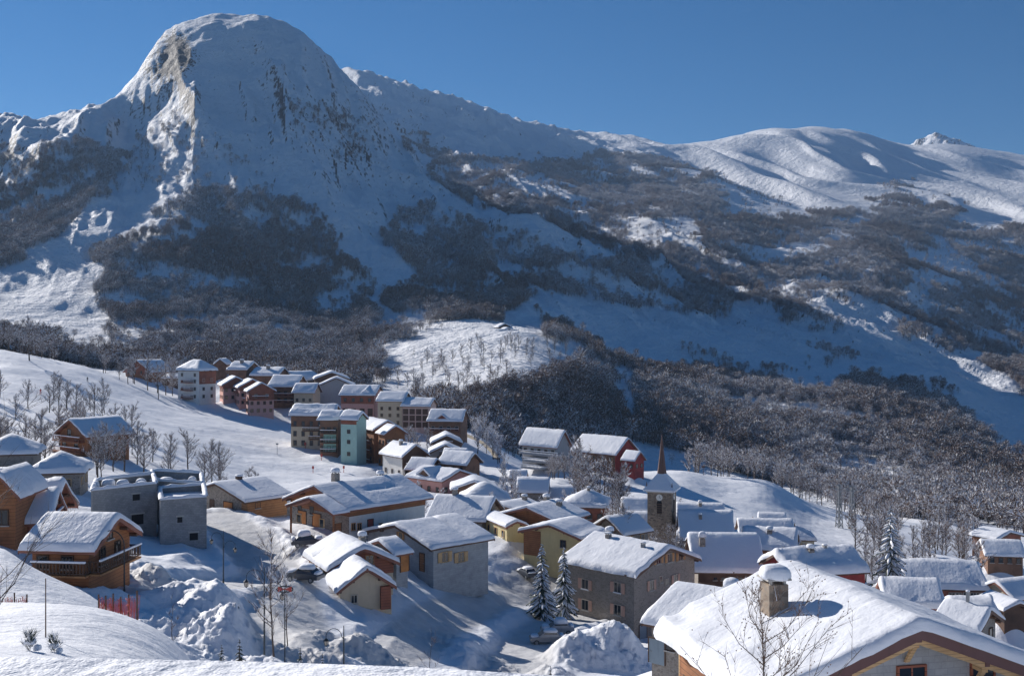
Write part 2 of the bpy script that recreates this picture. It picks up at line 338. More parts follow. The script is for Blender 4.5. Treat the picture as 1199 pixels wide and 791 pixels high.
def make_terrain():
    global Z
    def sub(r0, r1, name, mat, attrs):
        z = Z[r0:r1]; n, c = z.shape
        co = np.stack([DX[r0:r1], DY[r0:r1], z], -1).reshape(-1, 3).astype(np.float32)
        idx = np.arange(n*c).reshape(n, c)
        q = np.stack([idx[:-1, :-1], idx[:-1, 1:], idx[1:, 1:], idx[1:, :-1]], -1).reshape(-1, 4).astype(np.int32)
        me = bpy.data.meshes.new(name); me.vertices.add(len(co)); me.vertices.foreach_set('co', co.ravel())
        me.loops.add(q.size); me.loops.foreach_set('vertex_index', q.ravel())
        me.polygons.add(len(q)); me.polygons.foreach_set('loop_start', np.arange(0, q.size, 4, dtype=np.int32)); me.polygons.foreach_set('loop_total', np.full(len(q), 4, np.int32))
        me.update(calc_edges=True); me.polygons.foreach_set('use_smooth', np.ones(len(q), bool))
        for an, ar in attrs.items():
            A = me.attributes.new(an, 'FLOAT', 'POINT'); A.data.foreach_set('value', ar[r0:r1].ravel().astype(np.float32))
        o = link(name, me, mat); o['kind'] = 'structure'; return o
    k = int(np.searchsorted(rows, 440))
    # rock: the brown cliff below the summit, small crags on the face
    def g(cx, cy, sx, sy): return np.exp(-((C2-cx)/sx)**2-((PYN-cy)/sy)**2)
    PYN = HY-F*Z/DY
    rock = g(208, 64, 20, 24)*.52+g(186, 84, 14, 10)*.2+g(30, 180, 40, 30)*.12+g(370, 150, 30, 18)*.06+sst(5000, 5200, DY)*.22+g(415, 185, 22, 20)*.14+g(345, 135, 30, 22)*.06
    rock -= sst(2200, 2600, DY)*.10*(C2 > 500)
    rock -= (1-sst(650, 900, DY))*.3
    scrub = sst(900, 1100, DY)*(1-sst(2300, 2700, DY))*(.5+.8*(vnoise(DX/120, DY/120, 90)-.3))
    sub(k, NR, 'mountains', M['mountain'], {'rock': rock, 'scrub': np.clip(scrub, 0, 1)})
    sub(0, k+1, 'snowy_ground', M['ground'], {'road': ROAD, 'pile': PILE})
def first_hit(px, py, dmin=5, dmax=6000):
    """where the ray through a pixel meets the ground"""
    ds = rows[(rows >= dmin) & (rows <= dmax)]
    x = (px-CX)/F*ds; g = tz_raw(x, ds, Z); r = -(py-HY)/F*ds
    k = np.nonzero(g >= r)[0]
    return float(ds[k[0]]) if len(k) else None
# haze: one closed volume round camera and valley
def make_haze(dens=5.5e-5):
    mb = MB(); mb.box(-9000, 9000, -60, 6600, float(Z.min())-1, max(float(Z.max()), 0)+40, 0)
    m = bpy.data.materials.new('mountain_air'); m.use_nodes = True; t = m.node_tree; t.nodes.clear()
    o = t.nodes.new('ShaderNodeOutputMaterial'); pv = t.nodes.new('ShaderNodeVolumePrincipled')
    pv.inputs['Color'].default_value = (.45, .66, 1.0, 1); pv.inputs['Density'].default_value = dens; pv.inputs['Anisotropy'].default_value = .2
    t.links.new(pv.outputs[0], o.inputs['Volume'])
    h = mb.build('haze', m); h['kind'] = 'stuff'; h['label'] = 'thin blue mountain air fading the far slopes'; h['category'] = 'haze'
# ------------------------------------------------------------------ building materials
def mk_wood(name, c1, c2, sc=1.0, plank=(1, 1, 5.5)):
    m, t, b = newmat(name); v = coords(t)
    w = N(t, 'ShaderNodeTexWave', wave_type='BANDS', bands_direction='Z', wave_profile='SAW'); w.inputs['Scale'].default_value = 2.0*sc; w.inputs['Distortion'].default_value = .25
    t.links.new(v, w.inputs[0]); vs = coords(t, scale=(2.2, 2.2, 14)); n = noise(t, vs, 1.2, 4, .6); n2 = noise(t, v, .6, 3)
    c = mix(t, c1, c2, n); c = mix(t, c, tuple(x*.55 for x in c1), ramp(t, n2, [(.45, (0, 0, 0)), (.75, (.8, .8, .8))]))
    g = ramp(t, w.outputs[0], [(0, (1, 1, 1)), (.07, (1, 1, 1)), (.12, (0, 0, 0))]); c = mix(t, c, tuple(x*.35 for x in c1), g)
    t.links.new(c, b.inputs['Base Color']); b.inputs['Roughness'].default_value = .75; bump(t, w.outputs[0], b, .3, .03); return m
def mk_plain(name, col, rough=.8, var=.16, metal=0, sc=1.2):
    m, t, b = newmat(name); v = coords(t); n = noise(t, v, sc, 5, .65)
    c = mix(t, tuple(x*(1-var) for x in col), tuple(min(1, x*(1+var)) for x in col), n)
    n3 = noise(t, coords(t, scale=(3, 3, .4)), 1.0, 4); c = mix(t, c, tuple(x*.6 for x in col), ramp(t, n3, [(.55, (0, 0, 0)), (.8, (.5, .5, .5))]))
    t.links.new(c, b.inputs['Base Color']); b.inputs['Roughness'].default_value = rough; b.inputs['Metallic'].default_value = metal
    bump(t, noise(t, v, 14, 3), b, .2, .02); return m
def mk_stone(name, a, b_, mortar, sc=2.6):
    m, t, b = newmat(name); v = coords(t, scale=(1, 1, 1.5))
    vo = N(t, 'ShaderNodeTexVoronoi', feature='F1'); vo.inputs['Scale'].default_value = sc; t.links.new(v, vo.inputs['Vector'])
    ve = N(t, 'ShaderNodeTexVoronoi', feature='DISTANCE_TO_EDGE'); ve.inputs['Scale'].default_value = sc; t.links.new(v, ve.inputs['Vector'])
    sp = N(t, 'ShaderNodeSeparateColor'); t.links.new(vo.outputs['Color'], sp.inputs[0])
    c = mix(t, a, b_, sp.outputs[0]); n = noise(t, v, 9, 3); c = mix(t, c, tuple(x*.5 for x in a), ramp(t, n, [(.5, (0, 0, 0)), (.8, (.6, .6, .6))]))
    g = ramp(t, ve.outputs['Distance'], [(0, (1, 1, 1)), (.05, (.8, .8, .8)), (.10, (0, 0, 0))]); c = mix(t, c, mortar, g)
    t.links.new(c, b.inputs['Base Color']); b.inputs['Roughness'].default_value = .9; bump(t, ve.outputs['Distance'], b, .6, .05); return m
def mk_block(name, a, b_, mortar, bw=.5, bh=.22):
    m, t, b = newmat(name)
    c0 = N(t, 'ShaderNodeTexCoord'); s0 = N(t, 'ShaderNodeSeparateXYZ'); t.links.new(c0.outputs['Object'], s0.inputs[0])
    ad = N(t, 'ShaderNodeMath', operation='ADD'); t.links.new(s0.outputs[0], ad.inputs[0]); t.links.new(s0.outputs[1], ad.inputs[1])
    cb = N(t, 'ShaderNodeCombineXYZ'); t.links.new(ad.outputs[0], cb.inputs[0]); t.links.new(s0.outputs[2], cb.inputs[1])
    br = N(t, 'ShaderNodeTexBrick'); br.inputs['Scale'].default_value = 1; br.inputs['Brick Width'].default_value = bw; br.inputs['Row Height'].default_value = bh; br.inputs['Mortar Size'].default_value = .015; br.inputs['Mortar Smooth'].default_value = .3
    br.inputs['Color1'].default_value = (*a, 1); br.inputs['Color2'].default_value = (*b_, 1); br.inputs['Mortar'].default_value = (*mortar, 1)
    t.links.new(cb.outputs[0], br.inputs['Vector']); n = noise(t, coords(t), .9, 5, .7)
    c = mix(t, br.outputs[0], tuple(x*.6 for x in a), ramp(t, n, [(.45, (0, 0, 0)), (.75, (.75, .75, .75))]))
    t.links.new(c, b.inputs['Base Color']); b.inputs['Roughness'].default_value = .92; bump(t, br.outputs['Fac'], b, -.4, .02); return m
M['stone'] = mk_stone('rubble_stone', (.17, .14, .12), (.36, .31, .26), (.33, .30, .27))
M['darkstone'] = mk_stone('tower_stone', (.13, .10, .08), (.34, .26, .19), (.24, .20, .16), 2.0)
M['block'] = mk_block('concrete_block', (.26, .27, .28), (.33, .335, .34), (.20, .20, .205))
M['greyblock'] = mk_block('grey_rendered_block', (.36, .37, .38), (.42, .425, .43), (.31, .315, .32), .6, .28)
M['logs'] = mk_wood('orange_logs', (.38, .17, .065), (.50, .25, .10), .42)
M['wood'] = mk_wood('orange_larch', (.27, .105, .042), (.43, .18, .072), .5)
M['redwood'] = mk_wood('red_brown_boards', (.25, .08, .045), (.37, .125, .07), .5)
M['darkwood'] = mk_wood('dark_boards', (.085, .045, .03), (.15, .085, .055))
M['brownwood'] = mk_wood('brown_boards', (.17, .085, .05), (.28, .15, .09))
M['barnred'] = mk_wood('barn_red_boards', (.33, .04, .035), (.43, .065, .05))
M['newwood'] = mk_wood('fresh_timber', (.58, .36, .17), (.70, .46, .24))
M['purplewood'] = mk_plain('plum_stained_fascia', (.14, .065, .06), .6)
M['cream'] = mk_plain('cream_render', (.62, .52, .36)); M['beige'] = mk_plain('beige_render', (.56, .46, .33))
M['yellow'] = mk_plain('yellow_render', (.66, .54, .28)); M['pink'] = mk_plain('pink_render', (.60, .32, .27))
M['palepink'] = mk_plain('pale_pink_render', (.62, .44, .38)); M['white'] = mk_plain('white_render', (.68, .66, .62))
M['grey'] = mk_plain('grey_render', (.36, .36, .37)); M['cement'] = mk_stone('rough_stone_render', (.20, .175, .15), (.30, .265, .235), (.29, .265, .24), 3.0)
M['turq'] = mk_plain('turquoise_render', (.36, .53, .47)); M['green'] = mk_plain('green_render', (.25, .42, .36))
M['roof'] = mk_wood('roof_boards', (.11, .06, .04), (.18, .10, .07)); M['roofred'] = mk_wood('red_brown_roof_boards', (.26, .10, .07), (.34, .15, .10))
M['shutter'] = mk_plain('pink_wood_shutter', (.50, .31, .24), .7); M['wshutter'] = mk_wood('wood_shutter', (.46, .22, .09), (.6, .33, .15))
M['frame'] = mk_plain('window_frame', (.45, .40, .34)); M['dframe'] = mk_plain('dark_window_frame', (.10, .06, .04))
M['sill'] = mk_plain('stone_sill', (.42, .40, .37)); M['metal'] = mk_plain('dark_metal', (.035, .045, .055), .45, .1, .4); M['steel'] = mk_plain('galvanised_steel', (.28, .29, .30), .5, .1, .5)
M['opening_shade'] = mk_plain('painted_opening_shade', (.02, .02, .022), 1)  # near-black colour painted for the shade inside openings; walls stay solid
m, t, b = newmat('window_glass'); b.inputs['Base Color'].default_value = (.02, .025, .03, 1); b.inputs['Roughness'].default_value = .08; b.inputs['Specular IOR Level'].default_value = .6; M['glass'] = m
M['orange'] = mk_wood('orange_door', (.55, .20, .05), (.66, .28, .09)); M['bluedoor'] = mk_plain('blue_grey_door', (.22, .28, .33), .6)
M['metaldoor'] = M['bluedoor']; M['reddoor'] = mk_plain('red_door', (.35, .07, .05))
M['copper'] = mk_plain('rusty_spire_tiles', (.15, .085, .068), .8, .45, 0, 6)
M['clock'] = mk_plain('clock_face', (.75, .73, .68)); M['bark'] = mk_plain('bark', (.085, .065, .055), .9, .35, 0, 4)
M['twig'] = mk_plain('frosted_twigs', (.15, .094, .066), .9, .35, 0, 1.5); M['frost'] = mk_plain('frost', (.80, .82, .87), .7, .05)
M['conifer'] = mk_plain('spruce_needles', (.035, .055, .04), .85, .35, 0, 2); M['tan'] = mk_plain('tan_gritted_road', (.42, .36, .26), .95, .3)  # road: one tan colour with random mottling
M['netred'] = mk_plain('red_plastic_net', (.48, .075, .055), .7)
M['grit'] = M['tan']

# ------------------------------------------------------------------ the generic mountain house
def grid_mesh(xs, ys, fn):
    mb = MB(); n = len(ys)
    vs = [(x, y, fn(x, y)) for x in xs for y in ys]
    fs = [(i*n+j, (i+1)*n+j, (i+1)*n+j+1, i*n+j+1) for i in range(len(xs)-1) for j in range(n-1)]
    mb.add(vs, fs); return mb
def edge_axis(a, n, r):
    e = [0, .02*r, .08*r, .22*r, .45*r, .75*r, 1.1*r]
    e = [q for q in e if q < a*.45]
    mid = np.linspace(-a/2+e[-1], a/2-e[-1], n)[1:-1]
    return np.array([-a/2+q for q in e]+list(mid)+[a/2-q for q in reversed(e)])
def roofz(x, y, L, W, rise, hip):
    s = 1-abs(y)/(W/2)
    if hip: s = min(s, (L/2-abs(x))/(hip if isinstance(hip, float) else W/2))
    return rise*max(s, 0)
def snow_cap(L, W, rise, th, hip=None, seed=0, zf=None, fine=1.0, melt=.25, dents=None, curl=.0):
    """thick rounded snow lying on a roof of plan L x W"""
    Ls, Ws = L+.22, W+.22; r = th*.72
    xs = edge_axis(Ls, max(5, int(L*fine)), r); half = edge_axis(Ws, max(7, int(W*fine) | 1), r)
    X, Y = np.meshgrid(xs, half, indexing='ij')
    if zf is None:
        soft = np.sqrt(Y**2+(.25)**2)-.10
        s = 1-soft/(W/2)
        if hip: s = np.minimum(s, (L/2-np.abs(X))/(hip if isinstance(hip, float) else W/2))
        base = rise*np.clip(s, -.05, 1.05)
        if not hip: base = rise*s
    else: base = zf(X, Y)
    ex = Ls/2-np.abs(X); ey = Ws/2-np.abs(Y)
    def rnd(e): q = np.clip(e/r, 0, 1); return np.sqrt(np.clip(1-(1-q)**2, 0, 1))
    k = rnd(ex)*rnd(ey)
    t_ = th*(1+melt*fbm((X+seed*7)/2.6, (Y-seed*3)/2.6, 3, 5)+melt*.5*fbm((X+seed)/.8, Y/.8, 2, 8))
    if dents is None and W > 5:
        rs = random.Random(int(seed*31)); dents = [(0, rs.uniform(.15, .42)*W*sg, 99, .11, rs.uniform(.2, .5)) for sg in (-1, 1) if rs.random() < .6]+[(rs.uniform(-.45, .45)*L, 0, .12, W*.3, rs.uniform(.1, .45))]+[(rs.uniform(-.4, .4)*L, rs.choice((-1, 1))*W*.42, rs.uniform(.5, 1.2), rs.uniform(.4, .9), rs.uniform(.2, .7))]
    if dents:
        for (dx, dy, wx, wy, am) in dents: t_ = t_*(1-am*np.exp(-np.abs((X-dx)/wx)**4-np.abs((Y-dy)/wy)**4))
    t_ = t_*k
    # wobble the outline
    wob = fbm((X+seed)/1.0, (Y+seed*2)/1.0, 3, 3)*th*.75
    Xo = X+np.where(ex < r*.3, np.sign(X)*wob, 0)*(.6); Yo = Y+np.where(ey < r*.3, np.sign(Y)*wob, 0)*.6
    Zt = base+t_
    sag = np.exp(-(ey/(r*.5))**2)*curl*th*(.5+.5*vnoise((X+seed*5)/1.1, Y*0, 2)); Zt = Zt-sag
    n = len(half); mb = MB()
    mb.add(list(zip(Xo.ravel(), Yo.ravel(), Zt.ravel())), [(i*n+j, (i+1)*n+j, (i+1)*n+j+1, i*n+j+1) for i in range(len(xs)-1) for j in range(n-1)])
    return mb
def dome(w, l, h, seed=0, z0=0, cx=0, cy=0):
    """a cushion of snow"""
    mb = MB(); nu, nv = 14, 6; vs = []
    for i in range(nv+1):
        a = i/nv*math.pi/2*1.25-.25*math.pi/2
        for j in range(nu):
            t_ = 2*math.pi*j/nu; c, s = math.cos(t_), math.sin(t_)
            q = (abs(c)**4+abs(s)**4)**(-.25); rr = max(math.cos(a), 0)**.5*(1+.06*math.sin(3*t_+seed))
            vs.append((cx+c*q*rr*w/2, cy+s*q*rr*l/2, z0+h*(.2+.8*(math.sin(a) if a < 0 else math.sin(a)**.9))+h*.06*math.sin(2*t_+seed*2)*math.cos(a)))
    fs = [(i*nu+j, i*nu+(j+1) % nu, (i+1)*nu+(j+1) % nu, (i+1)*nu+j) for i in range(nv) for j in range(nu)]
    fs.append(tuple(range(nu))[::-1]); mb.add(vs, fs); return mb

HOUSES = []
class House:
    """local frame: x along the ridge (+x = gable nearest the camera), y across (side s), origin at ground centre"""
    def __init__(h, name, label, cat, c, X, s, L, W, ze, zb, rise, ov=.7, group=None):
        h.L, h.W, h.rise, h.ov = L, W, rise, ov; h.ze = ze-zb; h.s = s; h.d = c[1]
        yaw = math.atan2(X[1], X[0])
        h.root = empty(name, (c[0], c[1], zb), yaw, label, cat, group); h.hip = None
        h.wl = L/2-ov; h.ww = W/2-ov*.8
        h.near = {'g': 1, 'e': s}; HOUSES.append(h)
    def roof_at(h, x, y): return h.ze+roofz(x, y, h.L, h.W, h.rise, h.hip)
    def walls(h, mat, gable=None, band=None, split=None, foot=5):
        """body box + gable triangles; `gable` clads the gable above height split, `band` the eave walls above it"""
        wl, ww = h.wl, h.ww; top = h.roof_at(0, ww) if not h.hip else h.ze+.1
        top -= .10
        mb = MB(); mb.box(-wl, wl, -ww, ww, -foot, top-.02)
        if not h.hip:
            az = h.roof_at(0, 0)-.16
            for sx in (-1, 1):
                x0, x1 = sorted((sx*wl, sx*(wl-.3)))
                mb.add([(x0, -ww, top-.02), (x0, ww, top-.02), (x0, 0, az), (x1, -ww, top-.02), (x1, ww, top-.02), (x1, 0, az)], [(0, 1, 2), (5, 4, 3), (0, 3, 4, 1), (1, 4, 5, 2), (2, 5, 3, 0)])
        w = mb.build('wall', M[mat], h.root)
        if gable and not h.hip:
            z0 = h.ze*.55 if split is None else split; p = .06; az = h.roof_at(0, 0)-.18
            for sx in (-1, 1):
                mg = MB(); a, b_ = sx*(wl-.02), sx*(wl+p)
                pts = [(-ww-p, z0), (ww+p, z0), (ww+p, top-.03), (0, az), (-ww-p, top-.03)]
                mg.add([(a, y, z) for y, z in pts]+[(b_, y, z) for y, z in pts], [(0, 1, 2, 3, 4), (9, 8, 7, 6, 5)]+[(i, (i+1) % 5, 5+(i+1) % 5, 5+i) for i in range(5)])
                mg.build('gable_cladding', M[gable], h.root)
        if band:
            z0 = h.ze*.55 if split is None else split; p = .05
            for sy in (-1, 1):
                mb2 = MB(); y0, y1 = sorted((sy*(ww-.02), sy*(ww+p))); mb2.box(-wl+.05, wl-.05, y0, y1, z0+.003, top-.04)
                mb2.build('wall_cladding', M[band], h.root)
        return w
    def roof(h, mat='roof', th=.22, snow=.55, seed=None, purlins=True, fascia=None, **k):
        seed = seed if seed is not None else random.random()*50
        L, W, rise = h.L, h.W, h.rise; mb = MB(); z = h.ze
        if h.hip:
            hp = h.hip if isinstance(h.hip, float) else W/2; rx = max(L/2-hp, .01)
            for dz, fl in ((0, 0), (-th, 1)):
                vs = [(-L/2, -W/2, z+dz), (L/2, -W/2, z+dz), (L/2, W/2, z+dz), (-L/2, W/2, z+dz), (-rx, 0, z+rise+dz), (rx, 0, z+rise+dz)]
                fs = [(0, 1, 5, 4), (1, 2, 5), (2, 3, 4, 5), (3, 0, 4)]; mb.add(vs, fs)
            mb.add([(-L/2, -W/2, z), (L/2, -W/2, z), (L/2, W/2, z), (-L/2, W/2, z), (-L/2, -W/2, z-th), (L/2, -W/2, z-th), (L/2, W/2, z-th), (-L/2, W/2, z-th)], [(0, 1, 5, 4), (1, 2, 6, 5), (2, 3, 7, 6), (3, 0, 4, 7)])
        else:
            for sy in (-1, 1):
                mb.slab([(-L/2, 0, z+rise), (L/2, 0, z+rise), (L/2, sy*W/2, z), (-L/2, sy*W/2, z)], th)
        r = mb.build('roof', M[mat], h.root, fix=True)
        if not h.hip:
            q = .035; lo = th+.12
            for sx in (-1, 1):
                fb = MB(); vs = []
                for x in (sx*(L/2+.005), sx*(L/2+q)):
                    vs += [(x, -W/2-.02, z+.04), (x, 0, z+rise+.04), (x, W/2+.02, z+.04), (x, W/2+.02, z-lo), (x, 0, z+rise-lo), (x, -W/2-.02, z-lo)]
                fb.add(vs, [(0, 1, 4, 5), (1, 2, 3, 4), (11, 10, 7, 6), (10, 9, 8, 7), (0, 6, 7, 1), (1, 7, 8, 2), (2, 8, 9, 3), (3, 9, 10, 4), (4, 10, 11, 5), (5, 11, 6, 0)])
                fb.build('bargeboard', M[fascia or ('roofred' if mat == 'roofred' else 'roof')], h.root)
            if purlins and h.d < 230:
                for y in (-h.ww, -h.ww*.5, 0, h.ww*.5, h.ww):
                    pb = MB(); zz = h.roof_at(0, y)-th-.03
                    pb.box(h.wl-.1, L/2-.12, y-.11, y+.11, zz-.24, zz)
                    pb.build('purlin', M[fascia or 'roof'], h.root)
        if snow:
            sn = snow_cap(L, W, rise, snow, h.hip, seed, **k); me = sn.mesh('snow', fix=False)
            for v in me.vertices: v.co.z += z+.015
            o = link('snow_cover', me, M['roof_snow'], h.root, True)
        return r
    def face(h, f, u, z):
        """point on wall face; u in metres from face centre toward the near corner"""
        if f == 'g': return Vector((h.wl, u*h.s, z)), Vector((1, 0, 0)), Vector((0, h.s, 0))
        if f == 'G': return Vector((-h.wl, u*h.s, z)), Vector((-1, 0, 0)), Vector((0, h.s, 0))
        if f == 'e': return Vector((u, h.s*h.ww, z)), Vector((0, h.s, 0)), Vector((1, 0, 0))
        return Vector((u, -h.s*h.ww, z)), Vector((0, -h.s, 0)), Vector((1, 0, 0))
    def obox(h, mb, f, u0, u1, z0, z1, o0, o1, mi=0):
        c, n, t_ = h.face(f, 0, 0); pts = []
        for o in (o0, o1):
            for u, z in ((u0, z0), (u1, z0), (u1, z1), (u0, z1)): pts.append(c+n*o+t_*u+Vector((0, 0, z)))
        mb.add(pts, [(0, 1, 2, 3), (7, 6, 5, 4), (0, 4, 5, 1), (1, 5, 6, 2), (2, 6, 7, 3), (3, 7, 4, 0)], mi)
    def window(h, f, u, z, w=.9, hh=1.15, shut=None, frame='frame', snow=False, off=.07, bars=True, arch=False):
        mb = MB(); b_ = .09
        h.obox(mb, f, u-w/2-b_, u-w/2, z-b_, z+hh+b_, off-.1, off+.05); h.obox(mb, f, u+w/2, u+w/2+b_, z-b_, z+hh+b_, off-.1, off+.05)
        h.obox(mb, f, u-w/2, u+w/2, z-b_, z, off-.1, off+.05); h.obox(mb, f, u-w/2, u+w/2, z+hh, z+hh+b_, off-.1, off+.05)
        if bars: h.obox(mb, f, u-.03, u+.03, z, z+hh, off-.1, off+.03)
        fr = mb.build('window', M[frame], h.root)
        p = MB(); h.obox(p, f, u-w/2, u+w/2, z, z+hh, off-.1, off+.005)
        p.build('pane', M['glass'], fr)
        if h.d < 240:
            sl = MB(); h.obox(sl, f, u-w/2-.16, u+w/2+.16, z-.2, z-b_, off-.12, off+.16); sl.build('sill', M['sill'], fr)
            if snow:
                sl = MB(); h.obox(sl, f, u-w/2-.14, u+w/2+.14, z-b_+.004, z-b_+.12, off+.055, off+.15); sl.build('sill_snow', M['roof_snow'], fr)
        if shut:
            for sg in (-1, 1):
                sh = MB(); a = u+sg*(w/2+b_+.02); bb = u+sg*(w/2+b_+.02+w*.52); a, bb = sorted((a, bb)); h.obox(sh, f, a, bb, z-.05, z+hh+.05, off, off+.08); sh.build('shutter', M[shut], fr)
        return fr
    def door(h, f, u, w=1.0, hh=2.1, mat='wood', z=0, handle=True, off=.07, name='door'):
        mb = MB(); b_ = .1
        h.obox(mb, f, u-w/2-b_, u-w/2, z, z+hh+b_, off-.1, off+.05); h.obox(mb, f, u+w/2, u+w/2+b_, z, z+hh+b_, off-.1, off+.05); h.obox(mb, f, u-w/2, u+w/2, z+hh, z+hh+b_, off-.1, off+.05)
        mb.build('door_frame', M['dframe'], h.root)
        p = MB(); h.obox(p, f, u-w/2, u+w/2, z, z+hh, off-.1, off+.01)
        dr = p.build(name, M[mat], h.root)
        if handle:
            q = MB(); h.obox(q, f, u+w*.35, u+w*.35+.05, z+hh*.45, z+hh*.5, off+.01, off+.06); q.build('handle', M['steel'], dr)
    def balcony(h, f, u0, u1, z, dep=1.3, mat='wood', rail='wood', snow=True, solid=False, posts=False):
        fl = MB(); h.obox(fl, f, u0, u1, z-.16, z, .08, dep); b_ = fl.build('balcony', M[mat], h.root)
        rl = MB(); 
        for (a0, a1, o0, o1) in ((u0, u1, dep-.06, dep), (u0, u0+.06, .1, dep-.06), (u1-.06, u1, .1, dep-.06)):
            h.obox(rl, f, a0, a1, z+.92, z+1.02, o0, o1)
            if solid: h.obox(rl, f, a0, a1, z+.05, z+.9, o0+.01, o1-.01)
            else:
                h.obox(rl, f, a0, a1, z+.12, z+.20, o0, o1); lng = max(a1-a0, o1-o0); n = max(1, int(lng/(.28 if h.d < 160 else .5)))
                for i in range(n):
                    t_ = (i+.5)/n
                    if a1-a0 > .1: h.obox(rl, f, a0+(a1-a0)*t_-.06, a0+(a1-a0)*t_+.06, z+.18, z+.93, o0+.01, o1-.01)
                    else: h.obox(rl, f, a0, a1, z+.18, z+.93, o0+(o1-o0)*t_-.06, o0+(o1-o0)*t_+.06)
        rl.build('railing', M[rail], b_)
        if snow:
            s = MB(); h.obox(s, f, u0-.02, u1+.02, z+1.025, z+1.17, dep-.13, dep+.06); s.build('rail_snow', M['roof_snow'], b_)
    def chimney(h, x, y, w=.7, hh=1.3, mat='stone', cap=True, snow=.45, side=None):
        zr = h.roof_at(x, y); mb = MB(); y *= h.s; mb.box(x-w/2, x+w/2, y-w/2, y+w/2, zr-.5, zr+hh)
        c = mb.build('chimney', M[mat], h.root)
        zt = zr+hh
        if cap:
            k = MB(); 
            for sx in (-1, 1):
                for sy in (-1, 1): k.box(x+sx*w*.36-.06, x+sx*w*.36+.06, y+sy*w*.36-.06, y+sy*w*.36+.06, zt, zt+.2)
            k.box(x-w*.62, x+w*.62, y-w*.62, y+w*.62, zt+.2, zt+.28); k.build('chimney_cap', M['sill'], c); zt += .285
        if snow: dome(w*1.35, w*1.35, snow, seed=x, z0=zt, cx=x, cy=y).build('chimney_snow', M['roof_snow'], c, True)
        return c

PADS = []
def solve(C, d, phi, ridge, rg=None, lf=None, apy=None, bpy_=None, W=None, L=None, snow=.5, rise=None):
    a = math.radians(phi); r = Vector((math.cos(a), math.sin(a))); l = Vector((-math.sin(a), math.cos(a)))
    p = P(C[0], C[1], d); x0, y0 = p.x, p.y
    def ln(e, px): k = (px-CX)/F; return abs((k*y0-x0)/(e.x-k*e.y))
    e, g = (r, l) if ridge == 'R' else (l, r)
    Le = L if L else ln(e, rg if ridge == 'R' else lf); Wg = W if W else ln(g, lf if ridge == 'R' else rg)
    if rise is None:
        ym = y0+g.y*Wg/2; za = -(apy-HY)/F*ym; rise = za-p.z-snow*.85; rise = min(max(rise, .10*Wg), .45*Wg)
    c2 = Vector((x0, y0))+e*Le/2+g*Wg/2
    zb = -(bpy_-HY)/F*d if bpy_ else None
    X = -e; Y = -g                   # toward near gable, toward near eave
    s = 1 if (X.x*Y.y-X.y*Y.x) > 0 else -1
    return dict(c=c2, X=X, s=s, L=Le, W=Wg, ze=p.z, zb=zb, rise=rise)
INFO = []
def H(name, label, cat, C, d, phi, ridge, snow=.5, ov=.7, hip=None, group=None, pad=True, **k):
    q = solve(C, d, phi, ridge, snow=snow, **k)
    if q['zb'] is None: q['zb'] = q['ze']-3
    h = House(name, label, cat, q['c'], q['X'], q['s'], q['L'], q['W'], q['ze'], q['zb'], q['rise'], ov, group)
    h.hip = hip
    if hip: h.rise = q['rise']
    if pad: PADS.append((q['c'].x, q['c'].y, q['zb'], max(q['L'], q['W'])*.55))
    INFO.append((name, label[:30], round(q['L'], 1), round(q['W'], 1), round(q['rise'], 1), round(q['ze']-q['zb'], 1), round(q['zb'], 1)))
    return h
M['redfr'] = M['redwood']
def uz(h, f, px, py):
    c, n, t_ = h.face(f, 0, 0); yaw = h.root.rotation_euler[2]; R = Matrix.Rotation(yaw, 3, 'Z'); o = h.root.location
    p0 = R @ c + o; tt = R @ t_; k = (px-CX)/F
    u = (k*p0.y-p0.x)/(tt.x-k*tt.y); y = p0.y+tt.y*u
    return u, -(py-HY)/F*y-o.z
def win(h, f, px, py, w=.9, hh=1.15, **k):
    u, z = uz(h, f, px, py); return h.window(f, u, z, w, hh, **k)
def rowwin(h, f, pxs, py, w=.9, hh=1.15, **k):
    for p in pxs: win(h, f, p, py, w, hh, **k)
def dor(h, f, px, w=1., hh=2.1, mat='wood', z=0, **k):
    u, _ = uz(h, f, px, 700); h.door(f, u, w, hh, mat, z, **k)
def bal(h, f, pa, pb, py, **k):
    ua, z = uz(h, f, pa, py); ub, _ = uz(h, f, pb, py); h.balcony(f, min(ua, ub), max(ua, ub), z, **k)
def autowin(h, f, n, zs, w=.8, hh=1.05, shut=None, frame='frame'):
    hl = (h.ww if f in 'gG' else h.wl)
    for z in zs:
        for i in range(n): h.window(f, -hl+(i+.5)*2*hl/n, z, w, hh, shut=shut, frame=frame, bars=False)

# ================= foreground house, lower right =================
rn = Vector((16.7, 41.8)); rf = Vector((14.3, 53.0)); X = (rn-rf).normalized(); Lf = (rn-rf).length+.0
cc_ = (rn+rf)/2; Wf = 14.4; risef = 2.4
h = House('snowy_chalet', 'large nearby chalet at lower right, grey block gable under plum and timber bargeboards', 'chalet', (cc_.x, cc_.y), X, -1, Lf, Wf, -14.95+.33, -21.2, risef+.35, ov=1.1)
PADS.append((cc_.x, cc_.y, -21.2, 9))
fore = h
h.walls('greyblock'); h.roof('roof', th=.3, snow=.52, seed=3, fascia='purplewood', fine=2.2, melt=.22, curl=.6, dents=[(-3.5, -3.0, 6, .10, .35), (3.0, -5.2, .9, .5, .5), (-5, -6.2, 1.4, .4, .5)])
